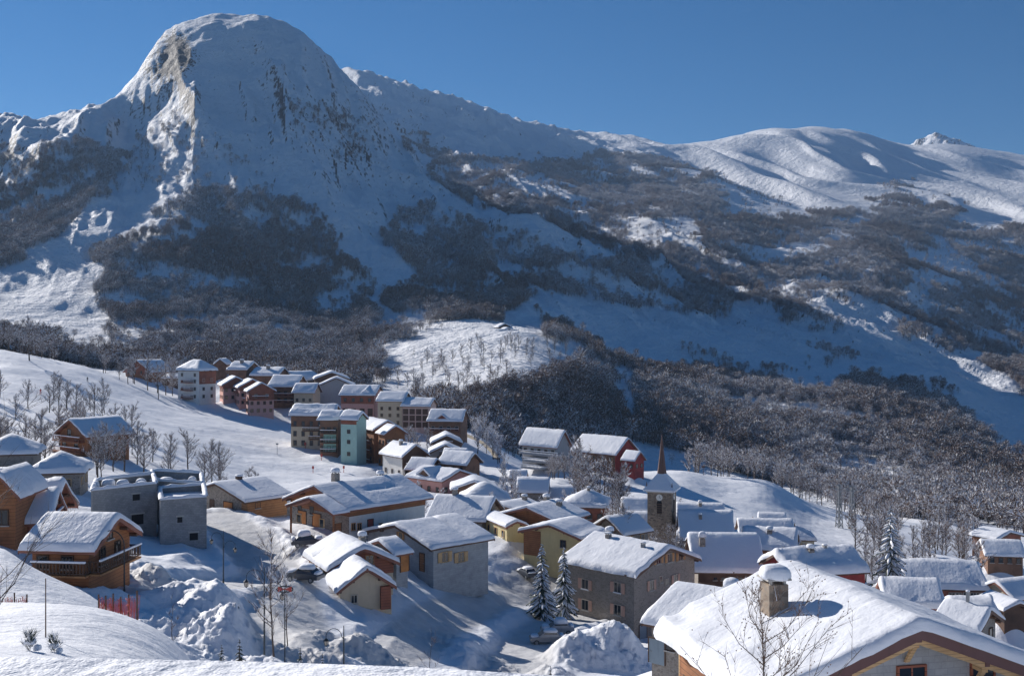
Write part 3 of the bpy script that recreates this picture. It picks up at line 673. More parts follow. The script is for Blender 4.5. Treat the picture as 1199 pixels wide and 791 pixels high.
# inner timber barge and gable brackets
mb = MB()
for sy in (-1, 1):
    x0, x1 = h.L/2-.45, h.L/2-.15
    mb.add([(x0, 0, h.ze+h.rise-.34), (x0, sy*h.W/2, h.ze-.34), (x0, sy*h.W/2, h.ze-.66), (x0, 0, h.ze+h.rise-.68), (x1, 0, h.ze+h.rise-.34), (x1, sy*h.W/2, h.ze-.34), (x1, sy*h.W/2, h.ze-.66), (x1, 0, h.ze+h.rise-.68)], [(0,1,2,3),(7,6,5,4),(0,4,5,1),(1,5,6,2),(2,6,7,3),(3,7,4,0)])
mb.build('timber_barge', M['newwood'], h.root)
for y in (-6.3, -3.2, 0, 3.2, 6.3):
    z = h.roof_at(0, y)-.45; mb = MB(); x0 = h.wl
    mb.box(x0-.05, x0+.75, y-.14, y+.14, z-.42, z-.12)
    mb.add([(x0, y-.1, z-1.2), (x0+.12, y-.1, z-1.2), (x0+.7, y-.1, z-.42), (x0+.5, y-.1, z-.42), (x0, y+.1, z-1.2), (x0+.12, y+.1, z-1.2), (x0+.7, y+.1, z-.42), (x0+.5, y+.1, z-.42)], [(0,1,2,3),(7,6,5,4),(0,4,5,1),(1,5,6,2),(2,6,7,3),(3,7,4,0)])
    mb.build('roof_bracket', M['newwood'], h.root)
win(h, 'g', 1067, 822, 1.2, 1.5, frame='redfr', snow=False); win(h, 'g', 1150, 815, 1.0, 1.5, frame='redfr')
best = None
for lx in np.linspace(-5.5, 4, 40):
    for ly in np.linspace(.3, 7, 40):
        wp = Vector((cc_.x, cc_.y))+X*lx+Vector((X.y, -X.x))*ly*(1 if Vector((X.y, -X.x)).x < 0 else -1); zz = -14.62+h.rise*(1-ly/(Wf/2))+.5
        e_ = (CX+F*wp.x/wp.y-906)**2+(HY-F*zz/wp.y-712)**2
        if best is None or e_ < best[0]: best = (e_, lx, ly)
print('CHIM', best)
h.chimney(best[1], best[2], .95, 1.75, 'darkstone', snow=.5) if False else None
sg_ = 1 if (Vector((X.y, -X.x)).x < 0) else -1   # world side to local sign
h.s_save = h.s; h.s = 1; yy = best[2]*(-1 if sg_ == 1 else 1); h.chimney(best[1], yy, .95, 1.75, 'darkstone', snow=.55); h.s = h.s_save
# west timber front with balcony under the eave
u0, u1 = -h.wl, -h.wl+7
mb = MB(); h.obox(mb, 'e', u0, u1, 1.0, h.ze-.1, -.03, .09); mb.build('wall_cladding', M['wood'], h.root)
mb = MB(); mb.box(-h.wl-.07, -h.wl+.05, -h.ww-.1, -h.ww+3.2, 1, h.ze-.1); mb.build('wall_cladding', M['newwood'], h.root)
h.balcony('e', u0, u1, 2.6, 1.0, 'wood', 'wood', posts=True); h.door('e', u0+1.2, 1.1, 2.1, 'orange', 2.6); h.window('e', u0+3.4, 3.3, 1.0, 1.3, frame='dframe'); h.window('e', u0+5.6, 3.3, 1.0, 1.3, frame='dframe')

# annex roof behind it
h = H('snowy_annex', 'low snow roof with one chimney between the tall grey house and large nearby chalet', 'annex', (752, 729), 92, -40, 'R', L=9, W=12, bpy_=775, rise=2.3, snow=.6)
h.walls('cement'); h.roof('roof', snow=.6); h.chimney(-.6, -1.2, 1.0, .7, 'stone', snow=.7)
dor(h, 'e', 770, 1.6, 2.2, 'bluedoor')

# ================= grey stone house, centre =================
h = H('stone_house', 'tall grey rendered house with pink shutters and a thick snow roof in the centre foreground', 'house', (745, 675), 140, 45, 'L', rg=822, lf=655, apy=637, bpy_=756, snow=.6, ov=.8)
h.walls('cement', foot=4); h.roof('roof', snow=.62, seed=12, fine=1.4, curl=.4)
for px, py in ((686, 689), (724, 693)): win(h, 'e', px, py, 1.15, 1.35, shut='shutter', snow=True)
for px, py in ((686, 713), (724, 719)): win(h, 'e', px, py, 1.15, 1.35, shut='shutter')
win(h, 'e', 669, 712, .8, 1.3, shut=None)
for px, py, s in ((763, 690, 'shutter'), (781, 684, None), (774, 681, None), (791, 683, 'shutter')): win(h, 'g', px, py, .85 if s else .5, 1.3 if s else .8, shut=s)
for px, py in ((771, 659), (784, 657), (797, 655)): win(h, 'g', px, py, .95, 1.1, shut='wshutter')
h.chimney(-3.2, 1.2, .7, 1.1, 'stone', snow=.15); h.chimney(3.8, 1.9, .5, 1.0, 'steel', snow=.15); h.chimney(-4.6, -.8, .9, .9, 'stone', snow=.6)
dor(h, 'g', 753, 1.6, 2.3, 'bluedoor')

# ================= long low stone house =================
h = H('stone_house', 'long low grey block house with wooden windows, left of the two snowy firs', 'house', (506, 643), 130, 42, 'R', rg=580, lf=424, apy=611, bpy_=674, snow=.45)
h.walls('greyblock', foot=4); h.roof('roof', snow=.48, seed=22, fine=1.3, dents=[(-1.6, 0, .28, 8, .75), (4.5, -4.0, 2.5, .4, .4)])
for px in (521, 540): win(h, 'e', px, 657, 1.0, 1.2, shut='newwood', frame='newwood')
win(h, 'g', 470, 630, .7, .8, shut='wshutter', frame='newwood'); win(h, 'g', 455, 640, .5, .6, frame='newwood'); dor(h, 'g', 495, .9, 2.3, 'wood')
h = H('porch', 'small snow-covered side porch on the left gable of the long low grey block house', 'porch', (463, 650), 124, 42, 'R', rg=484, lf=426, apy=629, bpy_=672, snow=.4, ov=.5)
h.walls('greyblock', gable='greyblock'); h.roof('roofred', snow=.42, seed=4); dor(h, 'e', 474, 1.2, 2, 'orange')

# ================= small beige two-part chalet =================
h = H('beige_chalet', 'small beige chalet with red-brown gable boards, left of the long low grey house', 'chalet', (384, 668), 116, 28, 'L', rg=469, lf=355, apy=637, bpy_=700, snow=.5, ov=.75)
h.walls('beige', 'redwood', split=1.9, foot=4); h.roof('roofred', snow=.5, seed=31, fine=1.6, curl=.2)
win(h, 'e', 373, 684, .6, 1.3, frame='wshutter'); win(h, 'e', 379, 687, .6, 1.3, frame='wshutter'); win(h, 'e', 366, 681, .6, 1.0, frame='wshutter')
win(h, 'g', 433, 660, .9, 1.0, frame='wshutter'); h.chimney(.2, -1.4, .75, 1.0, 'cement', snow=.5)
bal(h, 'e', 357, 380, 696, mat='redwood', rail='redwood', dep=.9)
h = H('beige_garage', 'lower beige wing with one small window, in front of the small beige chalet', 'garage', (395, 693), 110, 22, 'L', rg=465, lf=381, apy=661, bpy_=719, snow=.45, ov=.55)
h.walls('beige', foot=4); h.roof('roofred', snow=.45, seed=33, fine=1.8, curl=.2); win(h, 'g', 415, 705, .6, .8)
h.door('e', .1, 1.0, 2.0, 'redwood')
mb = MB(); h.obox(mb, 'g', -h.ww+.2, -h.ww+1.3, 0, 2.5, .02, .5); mb.build('timber_screen', M['redwood'], h.root)

# ================= big wooden chalet =================
h = H('wooden_chalet', 'wide wooden chalet with two orange garage doors and white ground floor, below the ski slope', 'chalet', (407, 598), 141, 47, 'R', rg=508, lf=331, apy=566, bpy_=630, snow=.4, ov=1.0)
big = h
h.walls('white', 'wood', 'wood', split=2.75, foot=4); h.roof('roofred', snow=.36, seed=41, fine=1.5, melt=.3, dents=[(-1.5, 3.5*h.s, 3.2, .45, .9), (-2.6, 1.6*h.s, .25, 3, .6), (.8, 0, .25, 6, .5), (3.6, 2*h.s, .2, 4, .4)])
mb = MB(); h.obox(mb, 'g', -h.ww-.04, h.ww-.05, -3, 2.72, -.02, .07); mb.build('stone_facing', M['stone'], h.root)
for px in (355, 372): dor(h, 'g', px, 1.9, 2.3, 'orange', 0, off=.12, handle=False, name='garage_door')
dor(h, 'e', 396, 1.0, 2.1, 'wood'); 
for px in (414, 421, 446): win(h, 'e', px, 620, .55, .9, frame='wshutter')
dor(h, 'e', 434, .9, 1.9, 'reddoor'); h.chimney(3.4, -1.0, .9, 1.6, 'stone', snow=.6); h.chimney(-5.0, -1.0, .8, .5, 'stone', snow=.5)
win(h, 'g', 352, 600, .8, 1.0, frame='dframe'); win(h, 'g', 366, 601, .8, 1.0, frame='dframe')
# lower front gable roof
h = H('gable_porch', 'small gabled porch roof projecting over the garage doors of the wide wooden chalet', 'porch', (391, 602), 136.5, 47, 'R', L=2.6, lf=336, apy=580, bpy_=629, snow=.3, ov=.2, pad=False)
h.roof('roofred', snow=.32, seed=43, purlins=False)
mb = MB(); 
for y in (-h.W/2+.5, h.W/2-.5): mb.box(h.L/2-.5, h.L/2-.28, y-.1, y+.1, -1, h.ze+.1)
mb.build('post', M['wood'], h.root)

# ================= stone and log chalet to its left =================
h = H('log_chalet', 'stone and orange log chalet with an orange garage door, right of the unfinished concrete houses', 'chalet', (288, 588), 155, 50, 'R', L=9, lf=219, apy=563, bpy_=609, snow=.4, ov=.8)
h.walls('stone', foot=4); h.roof('roof', snow=.42, seed=51, fine=1.2, dents=[(0, 2*h.s, .25, 4, .6)])
mb = MB(); h.obox(mb, 'e', -h.wl+.05, h.wl, -.2, 2.4, -.02, .09); mb.build('wall_cladding', M['logs'], h.root)
mb = MB(); h.obox(mb, 'g', h.ww-1.4, h.ww+.07, -.2, 2.5, -.02, .08); mb.build('wall_cladding', M['logs'], h.root)
dor(h, 'g', 268, 2.3, 2.1, 'orange', 0, handle=False, name='garage_door'); dor(h, 'g', 249, 1.0, 2.0, 'darkwood'); win(h, 'e', 302, 594, .8, .8, frame='dframe'); h.chimney(0.4, .4, .8, .9, 'darkwood', snow=.25, cap=False)
h = H('log_shed', 'low snow-roofed shed attached to the right end of the stone and log chalet', 'shed', (322, 590), 164, 50, 'R', rg=348, W=5, bpy_=606, rise=1.2, snow=.4, ov=.4)
h.walls('stone'); h.roof('roof', snow=.4)

# ================= unfinished concrete block houses =================
def shell(name, label, pts, z0, hts, seed, opens):
    """pts: plan corners in order (world xy), hts: wall top above z0 at each corner"""
    c = sum((Vector(p) for p in pts), Vector((0, 0)))/len(pts); root = empty(name, (c.x, c.y, z0), 0, label, 'unfinished house')
    PADS.append((c.x, c.y, z0, 7)); n = len(pts); T = .25
    loc = [Vector(p)-c for p in pts]
    for i in range(n):
        a, b_ = loc[i], loc[(i+1) % n]; ha, hb = hts[i], hts[(i+1) % n]; d = (b_-a); ln = d.length; d.normalize(); nn = Vector((d.y, -d.x))
        if nn.dot((a+b_)/2) < 0: nn = -nn
        a2 = a+d*(.0 if i % 2 else T); b2 = b_-d*(.0 if i % 2 else T)
        mb = MB(); q = [(a2, ha), (b2, hb)]
        vs = []
        for off in (0, -T):
            vs += [(*(a2+nn*off), -4), (*(b2+nn*off), -4), (*(b2+nn*off), hb), (*(a2+nn*off), ha)]
        mb.add(vs, [(0,1,2,3),(7,6,5,4),(0,4,5,1),(1,5,6,2),(2,6,7,3),(3,7,4,0)])
        w = mb.build('block_wall', M['block'], root)
        for (k, t_, z, ww, hh) in opens:
            if k != i: continue
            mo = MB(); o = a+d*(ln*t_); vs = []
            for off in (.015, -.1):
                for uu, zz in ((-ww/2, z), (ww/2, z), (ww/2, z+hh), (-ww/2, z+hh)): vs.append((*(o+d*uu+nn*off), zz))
            mo.add(vs, [(0,1,2,3),(7,6,5,4),(0,4,5,1),(1,5,6,2),(2,6,7,3),(3,7,4,0)]); op = mo.build('window_opening_shade', M['opening_shade'], root)  # no opening is cut: a dark panel stands for the shade inside
            ml = MB(); vs = []
            for off in (.06, -.1):
                for uu, zz in ((-ww/2-.15, z+hh), (ww/2+.15, z+hh), (ww/2+.15, z+hh+.2), (-ww/2-.15, z+hh+.2)): vs.append((*(o+d*uu+nn*off), zz))
            ml.add(vs, [(0,1,2,3),(7,6,5,4),(0,4,5,1),(1,5,6,2),(2,6,7,3),(3,7,4,0)]); ml.build('lintel', M['sill'], op)
        # snow on the wall top
        m2 = MB(); nseg = max(3, int(ln/.5)); rr = random.Random(seed+i)
        prev = None
        for s in range(nseg+1):
            t_ = s/nseg; o = a.lerp(b_, t_)-nn*(T/2); zt = ha+(hb-ha)*t_; hs = .28+rr.random()*.22
            if s in (0, nseg): hs = .2
            ring = []
            for ang in range(9):
                aa = math.pi*ang/8; ring.append((*(o+nn*(math.cos(aa)*(.30+rr.random()*.05))), zt-.06+math.sin(aa)*hs))
            if prev:
                m2.add(prev+ring, [(j, j+1, 9+j+1, 9+j) for j in range(8)])
            prev = ring
        m2.build('wall_snow', M['roof_snow'], root, True)
    return root, loc
def w2(px, d): return ((px-CX)/F*d, d)
zf = -25.2
flo = 0
r1, loc = shell('unfinished_house', 'taller unfinished grey concrete-block house shell without a roof, left of its lower twin', [w2(107, 128), w2(184, 133), w2(181, 141.5), w2(112, 138)], zf, [6.2, 6.4, 6.5, 6.1], 1,
      [(0, .28, 1.4, 1.0, 1.1), (0, .70, 1.3, 1.5, 1.3), (0, .68, 4.4, .9, .8), (3, .5, 4.2, .9, 1.2), (3, .5, 1.8, .9, 1.1), (2, .5, 4, 1, 1)])
mb = MB(); c = Vector((0, 0)); mb.add([(p.x, p.y, 5.6) for p in loc], [(0, 1, 2, 3)]); mb.build('floor_slab', M['cement'], r1)
for (x, y, w) in ((-2.5, 1, 1.6), (-.5, .5, 1.5), (1.6, 1.5, 1.3), (-3.2, -1.5, .9), (2.6, -1, 1.2)): dome(w, w, .9, x, 5.6, x, y).build('snow_heap', M['roof_snow'], r1, True)
r1, loc = shell('unfinished_house', 'lower unfinished concrete-block house shell, left of the stone and log chalet', [w2(188, 127), w2(242.5, 129), w2(240, 139), w2(186, 137)], zf-.4, [5.6, 5.7, 5.8, 5.6], 9,
      [(0, .42, 2.6, .6, .7), (0, .72, .3, 1.0, .9), (3, .3, 3, .8, .8), (1, .5, 2.4, .9, 1.1)])
mb = MB(); mb.add([(p.x, p.y, 4.9) for p in loc], [(0, 1, 2, 3)]); mb.build('floor_slab', M['roof_snow'], r1)
r1, loc = shell('unfinished_annex', 'broken upper block walls heaped with snow, rising behind the lower unfinished house', [w2(176, 141), w2(239, 142), w2(237, 147), w2(178, 146)], zf, [5.7, 5.0, 5.9, 6.4], 17, [(0, .35, 4.1, .9, .9), (0, .8, 3.8, .8, .8)])
mb = MB(); mb.add([(p.x, p.y, 4.6) for p in loc], [(0, 1, 2, 3)]); mb.build('floor_slab', M['roof_snow'], r1)
for (x, y, w) in ((-1.5, 0, 2.0), (2.0, .5, 1.2)): dome(w, w, 1.1, x, 4.6, x, y).build('snow_heap', M['roof_snow'], r1, True)

# ================= chalets at the left edge =================
h = H('log_chalet', 'timber chalet with wrap-around balcony beside the tall street lamp, lower left', 'chalet', (111, 646), 82, 84, 'L', lf=22, W=8.2, apy=600, bpy_=689, snow=.45, ov=.8)
h.walls('wood', foot=5); h.roof('roofred', snow=.5, seed=61, fine=2, melt=.08)
h.balcony('e', -h.wl+.6, h.wl+.3, 1.1, 1.2, 'logs', 'darkwood'); h.balcony('g', -h.ww+.3, h.ww+.4, 1.1, 1.2, 'logs', 'darkwood')
for u in (-1.5, .6): h.window('e', u, 1.5, .9, .9, frame='dframe')
h.window('g', 1.4, 1.4, .8, 1.3, frame='dframe'); h.window('g', -1.2, 1.4, .8, 1.3, frame='dframe'); h.window('g', .2, 3.3, .8, .8, frame='dframe')
h = H('log_chalet', 'upper timber chalet with steep gable and block chimney, behind the one with wrap-around balcony', 'chalet', (60, 606), 98, 93, 'L', L=8, W=7, apy=562, bpy_=660, snow=.45, ov=.8, rise=3.0)
h.walls('wood', foot=5); h.roof('roofred', snow=.55, seed=63, fine=1.6); h.chimney(-1.5, 1.0, 1.1, 1.7, 'cement', snow=.45); h.window('g', 0, 2.7, .9, 1.1, frame='dframe'); h.balcony('g', -2, 2, 2.2, 1.1, 'wood', 'wood')
h = H('log_chalet', 'timber chalet cut off by the left edge, its small gable facing the viewer', 'chalet', (-28, 584), 90, 6, 'L', rg=24, L=7, bpy_=640, snow=.5, ov=.9, rise=2.2)
h.walls('wood', foot=5); h.roof('roofred', snow=.5, seed=65, fine=1.6); h.window('g', 0, 1.8, 1.0, 1.2, frame='dframe')
h = H('log_chalet', 'low red-walled wing under snow between the two timber gables at the left edge', 'chalet', (60, 612), 94, 104, 'L', L=9, W=8, bpy_=650, rise=2.4, snow=.5, ov=.8)
h.walls('redwood', foot=5); h.roof('roofred', snow=.5, seed=66)
h = H('stone_cottage', 'stone cottage under a hipped snow roof at the left edge, above the log chalets', 'cottage', (44, 531), 165, 106, 'L', L=9, W=9, bpy_=562, rise=2.7, snow=.55, hip=True)
h.walls('cement'); h.roof('roof', snow=.55); autowin(h, 'e', 3, [1.2], frame='dframe')
h = H('stone_cottage', 'low stone cottage under a humped snow roof, left of the unfinished concrete houses', 'cottage', (99, 553), 152, 103, 'L', lf=31, W=8, bpy_=575, rise=2.5, snow=.6, hip=True)
h.walls('stone'); h.roof('roof', snow=.65, seed=6)
h = H('wooden_chalet', 'orange wooden chalet with a balconied gable standing alone behind bare trees on the left slope', 'chalet', (101, 512), 205, 52, 'R', L=11, lf=63, apy=489, bpy_=537, snow=.4, ov=1.0)
h.walls('wood', 'wood', foot=4); h.roof('roofred', snow=.4, seed=71); bal(h, 'g', 66, 100, 526, mat='wood', rail='redwood'); bal(h, 'g', 68, 100, 514, mat='wood', rail='redwood')
for px, py in ((76, 522), (90, 523), (82, 511)): win(h, 'g', px, py, 1.3, 1.5, frame='dframe')
autowin(h, 'e', 4, [2.0], frame='dframe')

# ================= upper resort =================
G1 = 'apartment houses of the upper resort'
h = H('wooden_chalet', 'brown chalet with a wide gable at the far upper left, above the white apartment house', 'chalet', (177, 436), 425, 65, 'R', L=14, lf=144, apy=421, bpy_=442, snow=.4, ov=1.0)
h.walls('wood', 'redwood'); h.roof('roofred', snow=.5); autowin(h, 'g', 4, [1.6], frame='dframe')
h = H('long_shed', 'low dark shed with flat snow roof, just left of the white apartment house', 'shed', (209, 443), 415, 80, 'L', lf=189, W=9, bpy_=448, rise=1.4, snow=.7)
h.walls('darkwood'); h.roof('roof', snow=.7)
h = H('apartment_house', 'white four-storey apartment house with hipped snow roof at left end of upper resort', 'apartment house', (234, 434), 380, 60, 'L', rg=256, lf=206, bpy_=470, rise=3.6, snow=.6, hip=True, group=None)
h.walls('white'); h.roof('roof', snow=.75, seed=81, dents=[(1, 2*h.s, .8, .8, .5)])
mb = MB(); h.obox(mb, 'g', -h.ww+.02, h.ww+.05, 6.4, 11.2, -.02, .1); mb.build('wall_cladding', M['redwood'], h.root)
for z in (1.2, 4, 6.8, 9.2): h.window('e', h.wl*-.6, z, 1, 1.2); h.window('e', h.wl*.6, z, 1, 1.2)
for z in (1.0, 4.0, 6.9): h.balcony('e', -2.6, 2.6, z, 1.6, 'redwood', 'redwood', True)
for z in (1.2, 4, 7.2): h.window('g', -2, z, 1, 1.2); h.window('g', 2, z, 1, 1.2)
h = H('wooden_chalet', 'small dark gable roof peeping out just behind the white apartment house', 'chalet', (250, 427), 440, 4, 'L', rg=266, L=12, apy=419, bpy_=437, snow=.7); h.walls('brownwood'); h.roof('roof', snow=.7)
for px, lf, py, d, t in ((290, 266, 433, 430, 'nearest the small dark gable behind the white apartments'), (326, 292, 440, 425, 'behind the brown block with two rows of balconies'),):
    h = H('apartment_house', 'long back-row snow roof, '+t, 'apartment house', (px, py), d, 78, 'L', lf=lf, W=13, bpy_=py+9, rise=3.0, snow=.8); h.walls('brownwood'); h.roof('roof', snow=.8); h.chimney(0, 2, 1.2, 1.8, snow=.5)
for i, (C_, lf, rg, ap, d, L_, t, ry) in enumerate((((260, 451.5), 238, 294, 440, 386, None, 'leftmost of three stepped gables, next to the white one', 470), ((279, 454), 266, 314, 443, 378, None, 'middle of the three stepped pink gables', 476), ((290, 458.5), 277, 324, 447, 368, None, 'rightmost of the three stepped pink gables, with wooden upper gable', 486))):
    h = H('pink_apartment_house', 'pink apartment house, '+t, 'apartment house', C_, d, 24, 'L', rg=rg, L=(11 if i < 2 else 8), apy=ap, bpy_=ry, snow=.5, ov=.9)
    h.walls('pink', 'redwood', split=h.ze-1.2 if i < 2 else h.ze-3.2); h.roof('roofred', snow=.5, seed=90+i)
    for z in (1.0, 3.7): autowin(h, 'g', 4, [z], .8, 1.1, frame='dframe'); autowin(h, 'e', 3, [z], .8, 1.1, frame='dframe')
    if h.ze > 6: h.window('g', -2, 6.2, .9, 1.2); h.window('g', 2, 6.2, .9, 1.2); h.balcony('g', -2.5, 3.5, 5.8, 1.2, 'redwood', 'redwood'); h.balcony('e', -2.5, 2.5, 4.9, 1.2, 'redwood', 'redwood')
h = H('apartment_house', 'brown wooden block with two rows of balconies, right of the three pink gables', 'apartment house', (348, 453), 392, 82, 'L', lf=313, W=14, apy=437, bpy_=474, snow=.5, rise=4)
h.walls('brownwood'); h.roof('roof', snow=.6, seed=94)
for z in (.8, 3.4): h.balcony('e', -h.wl+.4, h.wl-.4, z, 1.5, 'brownwood', 'redwood'); autowin(h, 'e', 4, [z+.2], 1.2, 1.5, frame='dframe')
h = H('rendered_house', 'small beige house under a broad snow roof, just right of the brown balconied block', 'house', (369, 460), 385, 84, 'L', lf=342, W=10, bpy_=473, rise=3.2, snow=.6); h.walls('beige'); h.roof('roof', snow=.6); autowin(h, 'e', 3, [1.0], frame='dframe')
h = H('wooden_chalet', 'dark gable with long snow roof, left of two topping the upper resort', 'chalet', (352, 446), 432, 62, 'R', L=16, lf=322, apy=434.5, bpy_=453, snow=.6); h.walls('darkwood'); h.roof('roof', snow=.7)
h = H('wooden_chalet', 'dark gable with pale snow roof, right of two topping the upper resort', 'chalet', (368, 444), 424, 12, 'L', rg=410, L=16, apy=434.5, bpy_=455, snow=.6); h.walls('darkwood'); h.roof('roof', snow=.7)
h = H('wooden_chalet', 'low grey-green gable roof below the two dark gables of the upper resort', 'chalet', (372, 452), 398, 8, 'L', rg=416, L=12, apy=441, bpy_=462, snow=.5); h.walls('grey'); h.roof('roof', snow=.6)
# second row
h = H('apartment_house', 'red-brown house with arched ground-floor openings in the second row, left of the cream house', 'apartment house', (440, 463), 372, 82, 'L', lf=397, W=13, apy=452, bpy_=487, snow=.5, rise=3.2)
h.walls('pink', band='redwood', split=4.4); h.roof('roof', snow=.6, seed=101)
for u in (-4.5, -1.5, 1.8, 4.8): h.door('e', u, 1.6, 2.6, 'darkwood', 0, handle=False, name='arched_opening')
autowin(h, 'e', 4, [5.2], 1, 1.2, frame='dframe')
mb = MB(); mb.add([(1, h.s*5.6, h.ze+.9), (5, h.s*5.6, h.ze+.9), (3, h.s*5.6, h.ze+2.4), (1, 0, h.ze+3.1), (5, 0, h.ze+3.1), (3, h.s*.5, h.ze+3.6)], [(0, 1, 2), (0, 2, 5, 3), (1, 4, 5, 2)]); mb.build('dormer', M['roof_snow'], h.root)
h = H('cream_house', 'pale cream house with small windows between the arched red-brown house and the balconied block', 'house', (473, 470), 362, 80, 'L', lf=440, W=12, apy=459, bpy_=500, snow=.5, rise=2.8); h.walls('beige'); h.roof('roof', snow=.6, seed=103); autowin(h, 'e', 3, [1, 3.6, 6], frame='dframe')
h = H('balcony_block', 'four-storey block with an open grid of loggias at the right end of the second row', 'apartment house', (504, 476), 358, 80, 'L', lf=469, W=12, apy=466, bpy_=502, snow=.5, rise=2.4); h.walls('palepink'); h.roof('roof', snow=.6, seed=105)
for z in (.4, 2.7, 5.0):
    for i in range(4):
        u = -h.wl+(i+.5)*2*h.wl/4; h.door('e', u, 1.7, 1.8, 'darkwood', z, handle=False, name='loggia')
h = H('apartment_house', 'brown wooden house with small roof dormer, rightmost of the upper resort', 'apartment house', (542, 493.5), 342, 82, 'L', lf=500, W=13, apy=480, bpy_=512, snow=.5, rise=3.4)
h.walls('brownwood'); h.roof('roof', snow=.55, seed=107); h.balcony('e', -h.wl+.5, h.wl-.5, 1.9, 1.2, 'brownwood', 'redwood'); autowin(h, 'e', 4, [2.2], 1.1, 1.4, frame='frame')
mb = MB(); y0 = h.s*(h.W/2-.6); mb.add([(-3, y0, h.ze+.5), (1, y0, h.ze+.5), (-1, y0, h.ze+2.0)], [(0, 1, 2)]); dm = mb.build('dormer', M['redwood'], h.root)
mb = MB()
for sx in (-1, 1): mb.slab([(-1, y0+h.s*.5, h.ze+2.45), (-1, 0, h.ze+2.45), (-1+sx*2.6, 0, h.ze+.75), (-1+sx*2.6, y0+h.s*.5, h.ze+.75)], .3)
mb.build('dormer_roof', M['roof_snow'], dm)
# q : tall timber-and-render apartments with awnings, r : turquoise tower
h = H('apartment_house', 'ochre apartment house with thick snow roof and snowy awnings, left of the turquoise tower', 'apartment house', (391, 487), 318, 84, 'L', lf=338, W=11, apy=473, bpy_=524, snow=.6, rise=2.8)
h.walls('beige', band='brownwood', split=6.4, foot=3); h.roof('roof', snow=.9, seed=111)
for z in (.6, 3.5, 6.6): autowin(h, 'e', 5, [z], .9, 1.5, frame='dframe')
for z, a, b_ in ((5.2, -2.5, 2.8), (2.6, -.5, 4.5), (5.9, 3, 6)): h.balcony('e', a, b_, z, 1.5, 'brownwood', 'brownwood')
h = H('apartment_house', 'red-brown wing with a dormered snow roof directly above and left of the turquoise tower', 'apartment house', (398, 492), 306, 84, 'L', lf=372, W=9, bpy_=531, rise=2.2, snow=.6); h.walls('brownwood', foot=3); h.roof('roof', snow=.9, seed=112)
for z in (.4, 3.2, 6.0): h.balcony('e', -h.wl+.3, h.wl-.3, z, 1.2, 'brownwood', 'darkwood'); autowin(h, 'e', 3, [z+.2], 1, 1.6, frame='dframe')
mb = MB(); h.obox(mb, 'e', -1.6, 2.2, .2, 6.0, -.01, .08); mb.build('green_panel', M['green'], h.root)
h = H('turquoise_tower', 'slender turquoise rendered stair tower with three small windows, below the ochre apartment house', 'tower', (419, 492), 298, 66, 'L', lf=397, W=6, apy=480, bpy_=546, snow=.6, rise=2.0, ov=.5)
h.walls('turq', band='redwood', split=h.ze-1.3, foot=3); h.roof('roof', snow=.9, seed=113)
for z in (3.0, 6.5, 9.5): h.window('e', 0, z, .9, 1.0, frame='dframe')
h = H('wooden_apartment_house', 'orange wooden apartment house directly right of the turquoise tower, left of its balconied twin', 'apartment house', (437, 504), 304, 30, 'L', rg=472, lf=416, apy=491, bpy_=545, snow=.4, ov=.8)
h.walls('wood', foot=3); h.roof('roofred', snow=.4, seed=115)
for z in (.6, 3.4, 6.2): h.balcony('e', -h.wl+.3, h.wl-1, z, 1.1, 'wood', 'redwood'); autowin(h, 'e', 3, [z+.2], 1, 1.5, frame='dframe')
h = H('wooden_apartment_house', 'orange wooden apartment house with balconied front gable, second right of the turquoise tower', 'apartment house', (450, 509), 296, 28, 'L', rg=478, L=7, apy=497, bpy_=548, snow=.4, ov=.8)
h.walls('wood', foot=3); h.roof('roofred', snow=.4, seed=116)
for z in (1.0, 3.8, 6.4): h.balcony('g', -h.ww+.3, h.ww-.3, z, 1.1, 'wood', 'redwood'); autowin(h, 'g', 3, [z+.2], 1, 1.5, frame='dframe')
autowin(h, 'e', 2, [1, 4, 6.6], .9, 1.2, frame='dframe')
h = H('white_chalet', 'white rendered chalet with dark timber gable, below the orange wooden apartment pair', 'chalet', (471, 536), 272, 36, 'L', rg=504, lf=444, apy=519, bpy_=571, snow=.5, ov=.9)
h.walls('white', 'darkwood', split=4.8, foot=3); h.roof('roof', snow=.5, seed=121); autowin(h, 'g', 3, [.8, 3.2], .8, 1.1, frame='dframe'); autowin(h, 'e', 3, [.8, 3.2], .8, 1.1, frame='dframe'); h.balcony('g', -3, 3, 5.4, 1, 'darkwood', 'darkwood')
h.chimney(0, 1, .8, 1.2, snow=.4)
h = H('garden_shed', 'tiny snow-topped shed at the foot of the white chalet with the dark timber gable', 'shed', (453, 565), 262, 8, 'L', rg=467, L=3, apy=558, bpy_=571, snow=.35, ov=.3); h.walls('darkwood'); h.roof('roof', snow=.35)

# ================= village centre, back to front =================
h = H('stable', 'uppermost of the stacked dark gables beside the curved sunlit road', 'barn', (505, 519), 300, 6, 'L', rg=542, L=11, apy=508, bpy_=529, snow=.5, pad=True); h.walls('darkwood'); h.roof('roof', snow=.6, seed=131)
h = H('stable', 'second of the stacked gables beside the curved sunlit road, with grey stone gable', 'barn', (503, 530.5), 284, 6, 'L', rg=542, L=9, apy=519, bpy_=541, snow=.5); h.walls('grey'); h.roof('roof', snow=.6, seed=132)
h = H('cottage', 'brown cottage under a long snow roof, third down beside the curved sunlit road', 'cottage', (547, 545), 264, 60, 'L', lf=512, W=8, bpy_=556, rise=2.8, snow=.6); h.walls('brownwood'); h.roof('roof', snow=.6, seed=133); autowin(h, 'e', 3, [.8], frame='dframe')
h = H('cottage', 'low roof with a pale snow sheet directly behind the third cottage beside the curved road', 'cottage', (546, 536), 277, 84, 'L', lf=518, W=7, bpy_=546, rise=2, snow=.5); h.walls('beige'); h.roof('roof', snow=.5, seed=134)
